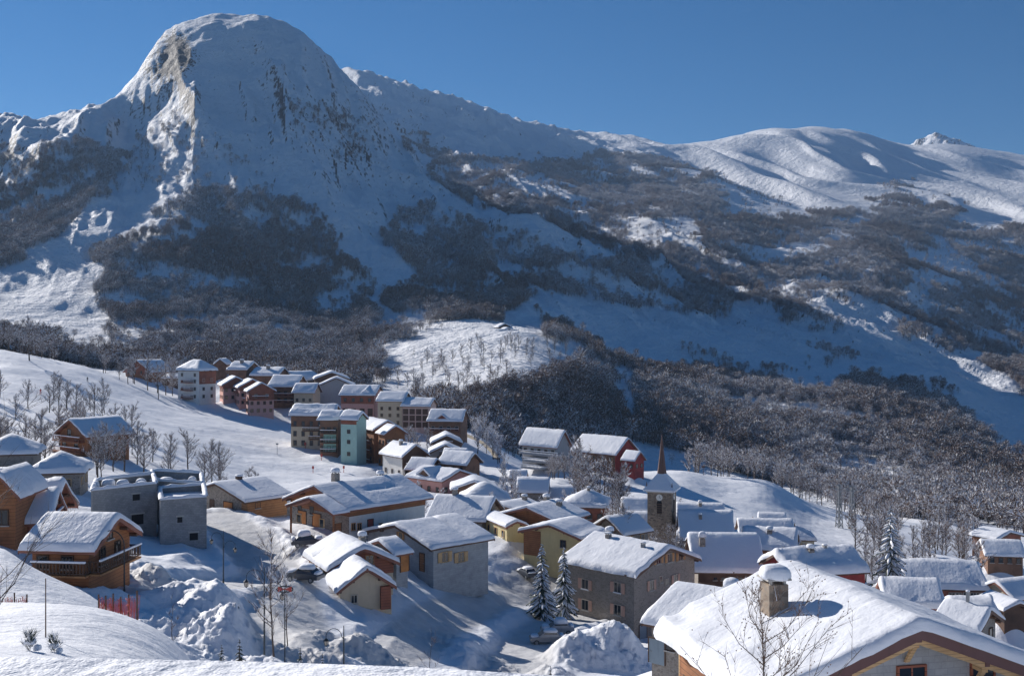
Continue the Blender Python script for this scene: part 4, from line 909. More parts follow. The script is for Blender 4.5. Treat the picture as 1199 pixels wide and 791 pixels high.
h = H('wooden_shed', 'blue-shaded lean-to roof between the white chalet and the pink house', 'shed', (504, 551), 262, 70, 'L', lf=474, W=9, bpy_=562, rise=2.6, snow=.4); h.walls('darkwood'); h.roof('roof', snow=.4, seed=135)
h = H('pink_house', 'pink rendered village house with a dormer and lumpy snow roof, left of the village centre', 'house', (518, 564), 246, 48, 'L', rg=560, lf=475, apy=549, bpy_=582, snow=.5, ov=.7)
h.walls('pink', foot=3); h.roof('roofred', snow=.6, seed=141, melt=.3); autowin(h, 'g', 4, [1.0], .8, 1.1, frame='dframe'); autowin(h, 'e', 4, [1.0], .8, 1.1, frame='dframe')
mb = MB(); y0 = h.s*(h.W/2-.8); x0 = -.5; mb.add([(x0-1.8, y0, h.ze-.2), (x0+1.8, y0, h.ze-.2), (x0+1.8, y0, h.ze+1), (x0, y0, h.ze+2.3), (x0-1.8, y0, h.ze+1), (x0-1.8, 0, h.ze), (x0+1.8, 0, h.ze), (x0+1.8, 0, h.ze+1)], [(0, 1, 2, 3, 4), (0, 4, 5), (1, 6, 7, 2)]); dm = mb.build('dormer', M['brownwood'], h.root)
mb = MB()
for sx in (-1, 1): mb.slab([(x0, y0+h.s*.5, h.ze+2.9), (x0, 0, h.ze+2.9), (x0+sx*2.5, 0, h.ze+1.3), (x0+sx*2.5, y0+h.s*.5, h.ze+1.3)], .5)
mb.build('dormer_snow', M['roof_snow'], dm, False)
h = H('cottage', 'brown gabled cottage between the pink dormered house and the cream hipped house', 'cottage', (528, 574), 234, 4, 'L', rg=584, L=10, apy=562, bpy_=586, snow=.5); h.walls('brownwood'); h.roof('roof', snow=.55, seed=143); autowin(h, 'g', 3, [.6], frame='dframe')
h = H('cream_house', 'cream house with four windows under a pyramid-like snow roof in the village centre', 'house', (540, 588.5), 214, 5, 'L', rg=600, L=11, bpy_=604, rise=3.3, snow=.6, hip=True, ov=.6)
h.walls('cream', foot=3); h.roof('roof', snow=.65, seed=145); 
for px in (557, 570, 582, 592): win(h, 'g', px, 598, .8, 1.3, frame='dframe')
h = H('long_house', 'long house whose broad blue-white snow roof lies directly behind the long low grey block house', 'house', (569, 611), 176, 76, 'L', lf=498, W=13, apy=584, bpy_=624, snow=.45, rise=3.2)
h.walls('stone', foot=3); h.roof('roof', snow=.45, seed=147, fine=1.2); h.chimney(-2, 0, .8, 1, snow=.4)
h = H('yellow_chalet', 'small yellow chalet with a snowy gable just behind the large yellow chalet', 'chalet', (608, 599), 192, 50, 'R', L=8, lf=566, apy=589, bpy_=616, snow=.45); h.walls('yellow', 'brownwood'); h.roof('roof', snow=.5, seed=149); h.chimney(-2, 1, .8, 1, snow=.4)
h = H('yellow_chalet', 'large yellow chalet with an orange timber gable and chimneys, in the middle of the village', 'chalet', (655, 612), 170, 55, 'R', L=10, lf=580, apy=591.5, bpy_=636, snow=.45, ov=1.0)
h.walls('yellow', 'wood', split=1.8, foot=4); h.roof('roofred', snow=.45, seed=151, fine=1.2); h.chimney(-1.5, 2.5, .8, 1.0, 'stone', snow=.35); h.chimney(-2.8, -1, .8, .9, 'stone', snow=.5)
win(h, 'g', 612, 617, .9, .9, frame='dframe'); win(h, 'g', 634, 618, .9, 1.1, frame='dframe'); bal(h, 'g', 603, 650, 622, mat='wood', rail='wood')
mb = MB(); h.obox(mb, 'g', -h.ww-.02, -h.ww+2.2, -1, h.ze-.4, .07, .12); mb.build('corner_render', M['yellow'], h.root)
h = H('yellow_chalet', 'lower yellow wing with an orange corner, right of the large yellow chalet', 'chalet', (681, 631), 158, 55, 'R', L=8, lf=607, apy=611.5, bpy_=652, snow=.4, ov=.8)
h.walls('yellow', foot=4); h.roof('roofred', snow=.42, seed=153, fine=1.2)
mb = MB(); h.obox(mb, 'g', -h.ww-.04, -h.ww+3.2, -1, h.ze+.2, -.02, .08); mb.build('wall_cladding', M['wood'], h.root)
win(h, 'g', 660, 640, .9, 1.0, frame='dframe')
h = H('wing', 'low yellow wing at the left foot of the large yellow chalet', 'wing', (593, 617), 169, 24, 'L', rg=601, lf=566, W=4, bpy_=634, rise=.9, snow=.35, ov=.4); h.walls('yellow'); h.roof('roofred', snow=.38)
h = H('red_house', 'red-boarded house under a rounded snow roof behind the large yellow chalet', 'house', (712, 594.5), 212, 80, 'L', lf=657, W=10, bpy_=612, rise=2.8, snow=.6, hip=True, ov=.6)
h.walls('redwood', foot=3); h.roof('roof', snow=.65, seed=155); autowin(h, 'e', 4, [.7], .9, 1, frame='dframe'); h.chimney(.5, .5, .6, .8, snow=.3)
h = H('cottage', 'small grey cottage with a neat snow slab roof, above the red-boarded house', 'cottage', (643, 577), 236, 86, 'L', lf=605, W=7.5, bpy_=585, rise=2.9, snow=.55); h.walls('cement'); h.roof('roof', snow=.5, seed=157)
h = H('cottage', 'tiny cottage roof left of the terraced hall, behind the neat snow slab roof', 'cottage', (617, 561), 256, 84, 'L', lf=596, W=5, bpy_=568, rise=1.8, snow=.5); h.walls('pink'); h.roof('roof', snow=.5, seed=158)
h = H('cottage', 'blue-shaded snow roof between the neat snow slab roof and the bare tree thicket', 'cottage', (673, 584), 240, 84, 'L', lf=643, W=7, bpy_=590, rise=2.6, snow=.4); h.walls('brownwood'); h.roof('roof', snow=.4, seed=159)
h = H('red_cottage', 'low red-walled cottage under a snow roof just left of the church tower', 'cottage', (762, 600), 214, 84, 'L', lf=728, W=7, bpy_=608, rise=2.2, snow=.6); h.walls('redwood'); h.roof('roof', snow=.6, seed=161)
h = H('cottage', 'shaded snow roof directly left of the church tower, below the red-walled cottage', 'cottage', (762, 618), 206, 80, 'L', lf=733, W=7, bpy_=630, rise=2.6, snow=.4); h.walls('cement'); h.roof('roof', snow=.4, seed=162)
h = H('cottage', 'snowy gable roof in front of the church tower, behind the tall grey rendered house', 'cottage', (731, 627), 178, 40, 'R', rg=765, lf=690, apy=611, bpy_=640, snow=.4, rise=2.6); h.walls('cement'); h.roof('roof', snow=.45, seed=163)
# barn complex
h = H('red_barn', 'large red-gabled barn with a long snow roof, left of the church spire', 'barn', (722, 533), 300, 46, 'L', rg=750, lf=668, apy=513, bpy_=557, snow=.5, ov=.8, rise=4.6)
h.walls('brownwood', 'barnred', split=.2, foot=4); h.roof('roofred', snow=.55, seed=171, dents=[(0, y*h.s, 40, .25, .3) for y in (2, 4.2, 6.2)])
h = H('red_barn', 'bright red extension with shaded snow roof at the right end of the large barn', 'barn', (744, 540), 294, 46, 'L', rg=757, lf=727, apy=529, bpy_=556, snow=.4, ov=.5, rise=2.6)
h.walls('barnred', foot=4); h.roof('roofred', snow=.4, seed=172)
h = H('terraced_hall', 'snow-roofed hall above tiers of snowy terraces, joined to the left of the large red-gabled barn', 'hall', (653, 524.5), 300, 50, 'L', rg=671, lf=608, apy=506.5, bpy_=548, snow=.5, ov=.8, rise=4.8)
h.walls('grey', foot=4); h.roof('roofred', snow=.55, seed=173, dents=[(0, y*h.s, 40, .25, .3) for y in (2, 4.2)])
for z, o, a, b_ in ((3.6, 2.0, -h.wl, h.wl+2), (1.9, 5.0, -h.wl+4, h.wl+3), (.3, 8.0, -h.wl+6, h.wl)):
    h.balcony('e', a, b_, z, o, 'grey', 'steel', snow=True)
    s_ = MB(); h.obox(s_, 'e', a+.1, b_-.1, z+.01, z+.5, .1, o-.15); s_.build('terrace_snow', M['roof_snow'], h.root)
autowin(h, 'e', 5, [4.0], 1.2, 1.1)

# ================= church tower =================
cx_, cy_ = (775.5-CX)/F*200, 200.0; zb = -(642-HY)/F*200; TH = (642-573)/F*198
t = empty('church_tower', (cx_, cy_, zb), math.radians(-20), 'square stone church tower with a clock and a slender red-brown spire rising above the village', 'church tower')
PADS.append((cx_, cy_, zb, 6)); a = 2.35
mb = MB(); mb.box(-a, a, -a, a, -4, TH); mb.build('wall', M['darkstone'], t)
mb = MB(); mb.box(-a-.25, a+.25, -a-.25, a+.25, TH-.15, TH+.12); mb.build('cornice', M['sill'], t)
mb = MB(); A = a+.75; B_ = .55; z0 = TH+.12; z1 = z0+3.3; n = 9; prof = [(A, 0), (A, .35), (A*.93, .6), (A*.62, 1.75), (A*.36, 2.75), (B_, 3.45)]
vs = []; fs = []
for (r, z) in prof: vs += [(-r, -r, z0+z), (r, -r, z0+z), (r, r, z0+z), (-r, r, z0+z)]
for i in range(len(prof)-1): fs += [(4*i+j, 4*i+(j+1) % 4, 4*i+4+(j+1) % 4, 4*i+4+j) for j in range(4)]
fs.append((3, 2, 1, 0)); mb.add(vs, fs); mb.build('roof_snow', M['roof_snow'], t)
mb = MB(); zs = z0+3.2; seg = [(0, .95), (.5, .85), (4.0, .42), (7.6, .05)]; vs = []; fs = []
for z, r in seg: vs += [(r*math.cos(k*math.pi/4), r*math.sin(k*math.pi/4), zs+z) for k in range(8)]
for i in range(3): fs += [(8*i+j, 8*i+(j+1) % 8, 8*i+8+(j+1) % 8, 8*i+8+j) for j in range(8)]
fs.append(tuple(range(8))[::-1]); mb.add(vs, fs); sp = mb.build('spire', M['copper'], t)
mb = MB(); mb.tube((0, 0, zs+7.5), (0, 0, zs+8.7), .05, .03, 6); mb.tube((-.35, 0, zs+8.3), (.35, 0, zs+8.3), .04, .04, 6); mb.build('cross', M['metal'], sp)
for sx in (-1, 1):
    mb = MB(); mb.tube((sx*A*.8, -A*.8, z0+.4), (sx*A*.8, -A*.8, z0+1.8), .22, .03, 6); mb.build('pinnacle', M['copper'], t)
for k in range(4):
    R = Matrix.Rotation(k*math.pi/2, 4, 'Z'); 
    def rb(mb_): mb_.v = [tuple(R @ Vector(p)) for p in mb_.v]; return mb_
    mb = MB(); mb.box(-.5, .5, -a-.03, -a+.1, TH-4.2, TH-2.1); mb.tube((0, -a-.03, TH-2.1), (0, -a+.1, TH-2.1), .5, .5, 16, 0, True); op = rb(mb).build('belfry_opening_shade', M['opening_shade'], t)  # dark arched panel on the solid tower, painted as the belfry's inner shade
    mb = MB()
    for i in range(5): mb.box(-.48, .48, -a-.07, -a-.035, TH-4.1+i*.42, TH-3.95+i*.42)
    rb(mb).build('louvre', M['darkwood'], op)
    mb = MB(); mb.tube((0, -a-.10, TH-1.05), (0, -a+.05, TH-1.05), .62, .62, 24, 0, True); ck = rb(mb).build('clock_face', M['clock'], t)
    mb = MB(); mb.box(-.035, .035, -a-.13, -a-.105, TH-1.1, TH-.6); mb.add([(-.04, -a-.13, TH-1.05), (.30, -a-.13, TH-1.25), (.33, -a-.13, TH-1.2), (0, -a-.13, TH-.98)], [(0, 1, 2, 3)]); rb(mb).build('clock_hand', M['metal'], ck)
# nave and roofs right of the tower, in its shade
h = H('church', 'church nave under a wide blue-shaded snow roof right of the stone church tower', 'church', (862, 634), 190, 84, 'L', lf=796, W=12, bpy_=648, rise=4.6, snow=.5); h.walls('stone', foot=3); h.roof('roof', snow=.45, seed=181, fine=1.2)
h.chimney(-1, 2, .6, 1.0, snow=.4); autowin(h, 'e', 4, [1], .7, 1.4, frame='dframe')
h = H('cottage', 'shaded snow roof right of the church nave, below the lone field hut', 'cottage', (932, 628), 208, 84, 'L', lf=866, W=8, bpy_=637, rise=2.6, snow=.5); h.walls('cement'); h.roof('roof', snow=.5, seed=182)
h = H('cottage', 'small snow-heaped roof left of the lone field hut, above the church nave', 'cottage', (850, 607), 232, 84, 'L', lf=793, W=7, bpy_=615, rise=2.6, snow=.6); h.walls('brownwood'); h.roof('roof', snow=.6, seed=183); h.chimney(0, 1, .7, 1.2, snow=.4)
h = H('field_hut', 'lone hut at the foot of the sunlit field, right of the church', 'hut', (922, 615), 240, 80, 'L', lf=889, W=6.5, bpy_=622, rise=2.2, snow=.5); h.walls('darkwood'); h.roof('roof', snow=.5, seed=184)
h = H('long_chalet', 'dark brown wooden house with wide smooth snow roof, right of the tall grey house', 'chalet', (897, 671), 158, 86, 'L', lf=811, W=13, apy=632, bpy_=705, snow=.6, rise=4.6, ov=1.0)
h.walls('stone', band='darkwood', split=h.ze-2.6, foot=4); h.roof('roof', snow=.6, seed=186, fine=1.5, melt=.08)
for px in (838, 847, 857, 868): win(h, 'e', px, 678, .5, .35, frame='dframe', bars=False)
h.window('e', .5, .8, 1.1, 1.3, frame='dframe'); h.window('e', -2, .8, 1.1, 1.3, shut='green'); h.balcony('e', -h.wl+.2, h.wl-.2, h.ze-2.6, .8, 'darkwood', 'darkwood', snow=False)
h.door('e', 2.6, 1.2, 2.2, 'orange', -.1); h.chimney(-3.6, 2.4, .9, 1.6, 'stone', snow=.8)
h = H('wooden_chalet', 'chalet with a snow-heaped roof behind the dark brown wooden house, its wooden end facing right', 'chalet', (932, 646), 186, 70, 'L', lf=868, W=9, bpy_=660, rise=3.0, snow=.65); h.walls('wood'); h.roof('roof', snow=.7, seed=188, melt=.3); h.chimney(0, 1.5, .9, 1.1, snow=.5)
h = H('cream_house', 'cream house with orange shutters and a flat snow roof right of the church fields', 'house', (957, 632.5), 226, 82, 'L', lf=907, W=8, bpy_=648, rise=2.2, snow=.6, hip=True, ov=.5); h.walls('cream', foot=3); h.roof('roof', snow=.6, seed=190)
for px in (936, 942, 948): win(h, 'e', px, 643, .7, 1.2, shut='wshutter')
h.chimney(0, .5, .7, 1.0, snow=.4)
h = H('dark_red_house', 'long low dark red house with very thick snow roof, left of the tall fir', 'house', (1019, 669.5), 142, 104, 'L', lf=926, W=9, bpy_=682, rise=2.2, snow=.9, ov=.5)
h.walls('barnred', foot=4); h.roof('roof', snow=.95, seed=192, fine=1.4, melt=.35); h.chimney(-1, 1, .8, 1.1, snow=.5); h.chimney(1.5, .5, .5, 1.0, 'steel', snow=.15)
h = H('wooden_chalet', 'wooden chalet with a small gable at the right edge, highest on the wooded bank', 'chalet', (1168, 632), 252, 30, 'L', rg=1200, L=8, apy=621, bpy_=645, snow=.5); h.walls('wood', 'redwood'); h.roof('roof', snow=.6); autowin(h, 'g', 3, [1], frame='dframe')
h = H('wooden_chalet', 'brown chalet with broad snow roof at the right edge, second down the bank', 'chalet', (1203, 652), 232, 80, 'L', lf=1154, W=9, bpy_=664, rise=2.6, snow=.5); h.walls('brownwood'); h.roof('roof', snow=.6); autowin(h, 'e', 4, [.8], frame='dframe')
h = H('red_cottage', 'small red-brown gabled cottage above the brown house near the right edge', 'cottage', (1110, 668), 196, 28, 'L', rg=1150, L=7, apy=656.5, bpy_=676, snow=.5); h.walls('redwood'); h.roof('roofred', snow=.5)
h = H('brown_house', 'brown house with tall windows under a wide snow roof near the right edge', 'house', (1160, 691), 152, 84, 'L', lf=1062, W=11, apy=668, bpy_=710, rise=2.8, snow=.6, ov=.6)
h.walls('redwood', foot=4); h.roof('roof', snow=.65, seed=195, melt=.3); rowwin(h, 'e', (1115, 1123, 1132, 1140, 1147), 703, .8, 1.2)
h = H('cream_house', 'cream gabled house at the right edge, beside the brown house with tall windows', 'house', (1189, 703), 148, 24, 'R', L=9, W=7, rise=2.0, bpy_=718, snow=.4, ov=.5); h.walls('cream', foot=4); h.roof('roofred', snow=.45); win(h, 'g', 1162, 702, .6, .8); win(h, 'g', 1173, 710, .6, 1.0); win(h, 'g', 1163, 713, .6, 1.0)
h = H('cottage', 'snow-buried low roof at the foot of the tall snowy fir, behind the large nearby chalet', 'cottage', (1108, 713), 118, 78, 'L', lf=1036, W=8, bpy_=730, rise=2.2, snow=.6); h.walls('brownwood'); h.roof('roofred', snow=.65, seed=197)
h = H('cottage', 'lowest snow roof at the right edge, with a thin metal chimney pipe', 'cottage', (1147, 741), 106, 45, 'L', L=5, W=7, bpy_=765, snow=.5, rise=1.7); h.walls('cement'); h.roof('roof', snow=.55, seed=198); h.chimney(0, 0, .3, 1.6, 'steel', cap=False, snow=.15)
h = H('cottage', 'heavily snow-heaped roof in front of the brown house with tall windows, near the right edge', 'cottage', (1172, 724), 124, 84, 'L', lf=1118, W=6, bpy_=738, rise=1.4, snow=.7); h.walls('pink'); h.roof('roof', snow=.8, seed=199, melt=.5)
h = H('wooden_chalet', 'dark timber gable at the right edge below the cream gabled house', 'chalet', (1176, 715), 134, 10, 'L', rg=1212, L=6, apy=702, bpy_=728, snow=.4); h.walls('darkwood'); h.roof('roof', snow=.4)
# hamlet on the sunny spur and scattered mountain huts
for i, (px, py, d, t) in enumerate(((590, 383, 880, 'highest of the four huts on the sunny spur'), (594, 388, 860, 'second highest of the four huts on the sunny spur'), (598, 393, 840, 'third of the four huts on the sunny spur, largest roof'), (603, 399, 815, 'lowest of the four huts on the sunny spur'))):
    h = H('alpine_hut', 'dark wooden '+t, 'hut', (px-6, py), d, 25, 'L', rg=px+10, L=11, bpy_=py+7, rise=3.0, snow=.9, pad=True); h.walls('darkwood'); h.roof('roof', snow=1.0, purlins=False)


for h in HOUSES:
    if h.d > 330 or any(c.name.startswith('window') for c in h.root.children) or h.ze < 1.7: continue
    fr = random.choice(('frame', 'dframe', 'newwood')); z = max(.5, h.ze-2.0)
    if h.wl > 2: autowin(h, 'e', max(2, int(h.wl*.7)), [z], .8, 1.0, frame=fr)
    if h.ww > 2: autowin(h, 'g', 2, [z], .8, 1.0, frame=fr)
    if not h.hip and h.ww > 3 and h.rise > 1.8: h.window('g', 0, h.ze+.1, .7, .8, frame=fr, bars=False); h.balcony('g', -1.8, 1.8, h.ze-.5, .9, 'wood', random.choice(('wood', 'redwood', 'darkwood')), snow=True)
# ------------------------------------------------------------------ roads, snow banks and heaps
pads(PADS)
_pad = Z.copy()
road([(255, 152), (280, 142), (302, 133), (320, 124), (330, 112), (338, 100), (345, 88), (360, 74)], 3.0, .5, .6)
road([(308, 116), (270, 109), (225, 101), (175, 93), (130, 88)], 3.6, .5, .5)
road([(655, 172), (625, 158), (590, 144), (552, 131), (515, 119), (485, 107), (455, 96), (425, 86)], 2.4, 1.0, .45)
road([(705, 158), (680, 146), (650, 134), (625, 121), (606, 108), (596, 95), (590, 82)], 2.8, .8, .5)
road([(470, 262), (520, 250), (580, 262), (575, 285), (560, 300)], 2.0, .4, .4)
pile(252, 87, 4.5, 8, 5.0, .2, .3, 1.4); pile(280, 77, 4, 7, 3.2, -.3, .4); pile(310, 68, 4, 6, 2.2, 0, .5); pile(222, 78, 6.5, 5, 2.6, .3, .45); pile(200, 68, 5, 5, 1.6, 0, .4)
pile(172, 97, 4.5, 5, 3.6, 0, .4, 1.3); pile(160, 92, 3, 4, 1.6, 0, .5)
pile(418, 90, 5.5, 5, 2.2, 0, .45); pile(470, 76, 4.5, 5, 1.6, 0, .5); pile(398, 80, 5, 4, 1.2, 0, .6)
pile(706, 117, 6.5, 8, 5.2, 0, .28, 1.2); pile(740, 119, 5, 6, 3.4, 0, .3); pile(668, 113, 4, 5, 2.6, 0, .4); pile(640, 100, 4, 6, 2.0, 0, .5)
pile(555, 108, 6, 9, 1.6, .4, .25); pile(530, 92, 7, 6, 1.0, 0, .3)
pile(380, 126, 3, 3, 1.0, 0, .6); pile(350, 131, 3.5, 2.5, 1.3, 0, .6); pile(395, 131, 4, 2.5, 1.0, 0, .6); pile(340, 118, 2.5, 3, 1.0, 0, .6)
pile(900, 100, 10, 10, 2.5, 0, .3); pile(1060, 108, 8, 5, 2.0, 0, .3); pile(150, 104, 7, 5, 1.5, 0, .3)
make_terrain(); make_haze()

# a gritted road, bare and sunlit, winding down behind the stacked gables
pts = []
for px, py in ((538, 506), (545, 510), (553, 513), (562, 518), (570, 524), (577, 531), (580, 538)):
    d = first_hit(px, py, 235) or 320; pts.append(Vector(((px-CX)/F*d, d, -(py-HY)/F*d)))
mb = MB(); vs = []
for i, p in enumerate(pts):
    a = pts[max(i-1, 0)]; b_ = pts[min(i+1, len(pts)-1)]; t_ = (b_-a); t_.z = 0; t_.normalize(); n_ = Vector((-t_.y, t_.x, 0))
    zz = tz(p.x, p.y)+.25
    for o, z in ((-1.7, -4), (-1.6, -.1), (-1.2, .1), (-1.0, 0), (1.0, 0), (1.2, .1), (1.6, -.1), (1.7, -4)): q = p+n_*o; vs.append((q.x, q.y, zz+z))
mb.add(vs, [(i*8+j, i*8+j+1, (i+1)*8+j+1, (i+1)*8+j) for i in range(len(pts)-1) for j in range(7)]); o = mb.build('road', M['tan']); o['kind'] = 'structure'

# ------------------------------------------------------------------ trees
def frust(mb, p, q, r0, r1, n=4, mi=0): mb.tube(p, q, r0, r1, n, mi)
def sliver(mb, p, q, w, mi, rr):
    p = Vector(p); q = Vector(q); d = q-p; a = Vector((rr.uniform(-1, 1), rr.uniform(-1, 1), rr.uniform(-1, 1))).cross(d)
    if a.length < 1e-5: return
    a = a.normalized()*w/2; k = len(mb.v); mb.v += [tuple(p-a), tuple(p+a), tuple(q)]; mb.f.append((k, k+1, k+2)); mb.m.append(mi)
def bare_tree(h, seed, nl=9, ntw=500, tw=.05, tl=.9, spread=.33, frost=.38, tr=None, sub=3, leafy=0, ns=5):
    rr = random.Random(seed); T = MB(); Cn = MB(); tr = tr or h*.016+.03
    p = Vector((0, 0, -.5)); pts = [p.copy()]; x = y = 0
    for i in range(6):
        x += rr.uniform(-.05, .05)*h*.35; y += rr.uniform(-.05, .05)*h*.35; pts.append(Vector((x, y, h*(i+1)/6*.97)))
    for i in range(6): frust(T, pts[i], pts[i+1], tr*(1-i/6.3), tr*(1-(i+1)/6.3), ns)
    segs = [(pts[i], pts[i+1], tr*(1-i/6.3)) for i in range(2, 6)]
    for i in range(nl):
        t_ = .18+.72*(i+rr.random())/nl; k = min(int(t_*6), 5); b_ = pts[k].lerp(pts[k+1], t_*6-k)
        a = rr.uniform(0, 6.283); ln = h*spread*(1.15-t_*.75)*rr.uniform(.7, 1.2); up = rr.uniform(.5, 1.1)
        d = Vector((math.cos(a), math.sin(a), up)).normalized(); c = b_+d*ln*.5; d2 = (d+Vector((rr.uniform(-.3, .3), rr.uniform(-.3, .3), .5))).normalized(); e = c+d2*ln*.6
        r = tr*.5*(1-t_*.6); frust(T, b_, c, r, r*.6, 3); frust(T, c, e, r*.6, r*.2, 3); segs += [(b_, c, r), (c, e, r*.5)]
        for j in range(sub):
            f_ = rr.uniform(.2, 1); s0 = b_.lerp(c, f_) if rr.random() < .4 else c.lerp(e, f_)
            d3 = (d2+Vector((rr.uniform(-.9, .9), rr.uniform(-.9, .9), rr.uniform(-.2, .6)))).normalized(); s1 = s0+d3*ln*rr.uniform(.25, .45)
            frust(T, s0, s1, r*.35, r*.1, 3); segs.append((s0, s1, r*.2))
    for i in range(ntw):
        a_, b_, r = segs[rr.randrange(len(segs))] if i % 5 else segs[rr.randrange(min(4, len(segs)))]
        s0 = a_.lerp(b_, rr.random()); d = (b_-a_).normalized()+Vector((rr.uniform(-1, 1), rr.uniform(-1, 1), rr.uniform(-.25, .9)))*.95
        d.normalize(); l_ = tl*rr.uniform(.4, 1.1); s1 = s0+d*l_
        fz = rr.random() < frost; sliver(Cn, s0, s1, tw*(1.25 if fz else 1)*rr.uniform(.6, 1.3), 1 if fz else 0, rr)
        if leafy and rr.random() < leafy:
            c = s0.lerp(s1, rr.uniform(.5, 1)); q = .022; Cn.add([c+Vector((-q, 0, -q)), c+Vector((q, 0, -q)), c+Vector((0, q, q)), c+Vector((0, -q, q*.3))], [(0, 1, 2), (0, 2, 3), (0, 3, 1), (1, 3, 2)], 0)
    return T.mesh('trunk', False), Cn.mesh('crown', False)
def conifer(h, seed, w=.26, nw=16, nb=8, dense=1.0, snowy=.75, fz=.35):
    rr = random.Random(seed); T = MB(); Cn = MB(); T.tube((0, 0, -.5), (0, 0, h*.98), h*.02+.03, .015, 6)
    for i in range(nw):
        t_ = .08+.90*(i/(nw-1))**.9; z = h*t_; R = h*w*(1-t_)**.85*rr.uniform(.8, 1.15)+h*.012; n = max(4, int(nb*(1-t_*.5)))
        for j in range(n):
            a = 6.283*(j+rr.random()*.8)/n; ln = R*rr.uniform(.75, 1.15); c, s = math.cos(a), math.sin(a); dr = ln*rr.uniform(.30, .55); wd = ln*.30+.05
            z0 = z+rr.uniform(-.02, .02)*h
            pr = [(0, 0, .3), (.35, -.12, 1), (.7, -.5, .85), (1, -1, .15)]; L_ = []
            for (u, dz, ww) in pr:
                x = c*ln*u; y = s*ln*u; zz = z0+dr*dz; L_.append([(x-s*wd*ww*.5, y+c*wd*ww*.5, zz-.10*wd), (x, y, zz+.12*wd), (x+s*wd*ww*.5, y-c*wd*ww*.5, zz-.10*wd)])
            vs = [q for l_ in L_ for q in l_]; fs = [(3*k+m_, 3*k+m_+1, 3*k+4+m_, 3*k+3+m_) for k in range(3) for m_ in range(2)]
            Cn.add(vs, fs, 0)
            if rr.random() < snowy:
                u0 = rr.uniform(.1, .3); th = wd*.30+.02; vs = []
                for (u, dz, ww) in pr:
                    x = c*ln*(u*.93+.02); y = s*ln*(u*.93+.02); zz = z0+dr*dz+.05
                    k2 = .78*ww*rr.uniform(.7, 1.1); vs += [(x-s*wd*k2*.5, y+c*wd*k2*.5, zz-.06*wd), (x, y, zz+th), (x+s*wd*k2*.5, y-c*wd*k2*.5, zz-.06*wd)]
                Cn.add(vs, fs, 1)
            for k in range(int(7*dense)):
                u = rr.random(); sx = c*ln*u; sy = s*ln*u; zz = z0-dr*u*.8
                q = Vector((sx, sy, zz)); e = q+Vector((c*.3+rr.uniform(-.8, .8), s*.3+rr.uniform(-.8, .8), rr.uniform(-1, .2)))*wd*.7
                sliver(Cn, q, e, wd*.22, 1 if rr.random() < fz else 0, rr)
    return T.mesh('trunk', False), Cn.mesh('crown', False)
def round_tree(h, seed, n=170, w=.30, ln=.13, frost=.4, rx=.33):
    rr = random.Random(seed); T = MB(); Cn = MB(); c0 = Vector((rr.uniform(-.4, .4), rr.uniform(-.4, .4), h*.56))
    T.tube((0, 0, -.5), c0, h*.02+.03, h*.012, 4)
    for i in range(5):
        a = rr.uniform(0, 6.28); T.tube(c0*rr.uniform(.5, .95), c0+Vector((math.cos(a)*h*rx*.7, math.sin(a)*h*rx*.7, h*rr.uniform(.05, .35))), h*.010, .02, 3)
    lob = [(Vector((rr.uniform(-1, 1)*h*rx*.55, rr.uniform(-1, 1)*h*rx*.55, h*rr.uniform(.38, .80))), h*rr.uniform(.14, .24)) for _ in range(6)]
    for i in range(n):
        q, r = lob[rr.randrange(6)]; d = Vector((rr.gauss(0, 1), rr.gauss(0, 1), rr.gauss(.15, 1))).normalized(); p = q+d*r*rr.random()**.4
        e = (d+Vector((rr.uniform(-.6, .6), rr.uniform(-.6, .6), rr.uniform(0, .8)))).normalized(); fz = rr.random() < frost
        sliver(Cn, p, p+e*h*ln*rr.uniform(.5, 1.1), w*rr.uniform(.6, 1.2), 1 if fz else 0, rr)
    return T.mesh('trunk', False), Cn.mesh('crown', False)
TREES = 0
def plant(name, meshes, loc, sc=1, rz=None, label='', cat='tree', group=None, lean=0):
    global TREES; TREES += 1
    e = empty(name, loc, rz if rz is not None else random.uniform(0, 6.28), label, cat, group); e.scale = (sc, sc, sc*random.uniform(.92, 1.08))
    for nm, me in zip(('trunk', 'crown'), meshes):
        o = bpy.data.objects.new(nm, me); COL.objects.link(o); o.parent = e
        if not me.materials:
            for k in (['bark'] if nm == 'trunk' else (['conifer', 'frost'] if ('fir' in name or name == 'shrub') else ['twig', 'frost'])): me.materials.append(M[k])
    return e
def grove(lst, meshes, group, label, hh=(7, 11), name='bare_tree'):
    for px, d in lst:
        if (55 < px < 112 and d < 206) or (160 < px and 165 < d < 175): continue
        x = (px-CX)/F*d; s = random.uniform(*hh)/10; plant(name, random.choice(meshes), (x, d, tz(x, d)), s, None, label, 'tree', group)
def sc_pts(n, px0, px1, d0, d1, poly=None, avoid=True):
    out = []
    k = 0
    while len(out) < n and k < n*60:
        k += 1; px = random.uniform(px0, px1); d = math.sqrt(random.uniform(d0*d0, d1*d1)); x = (px-CX)/F*d; y = HY-F*tz(x, d)/d
        if poly and not npoly(np.array([px]), np.array([y]), poly)[0]: continue
        if avoid and any((x-a[0])**2+(d-a[1])**2 < (a[3]*1.15+1.5)**2 for a in PADS): continue
        out.append((px, d))
    return out
near = [bare_tree(10, 100+i, 16, 2600, .04, .95, .37, .36, sub=7) for i in range(4)]
mid = [bare_tree(10, 200+i, 14, 1100, .075, 1.1, .38, .38, sub=5) for i in range(5)]
midf = [bare_tree(10, 230+i, 12, 620, .12, 1.3, .32, .62, sub=4) for i in range(3)]
far = [round_tree(8.5+1.2*(i % 2), 300+i, 270, .23, .15, .12+.075*i, .33) for i in range(6)]
G = 'bare trees in the dip below the ski slope'
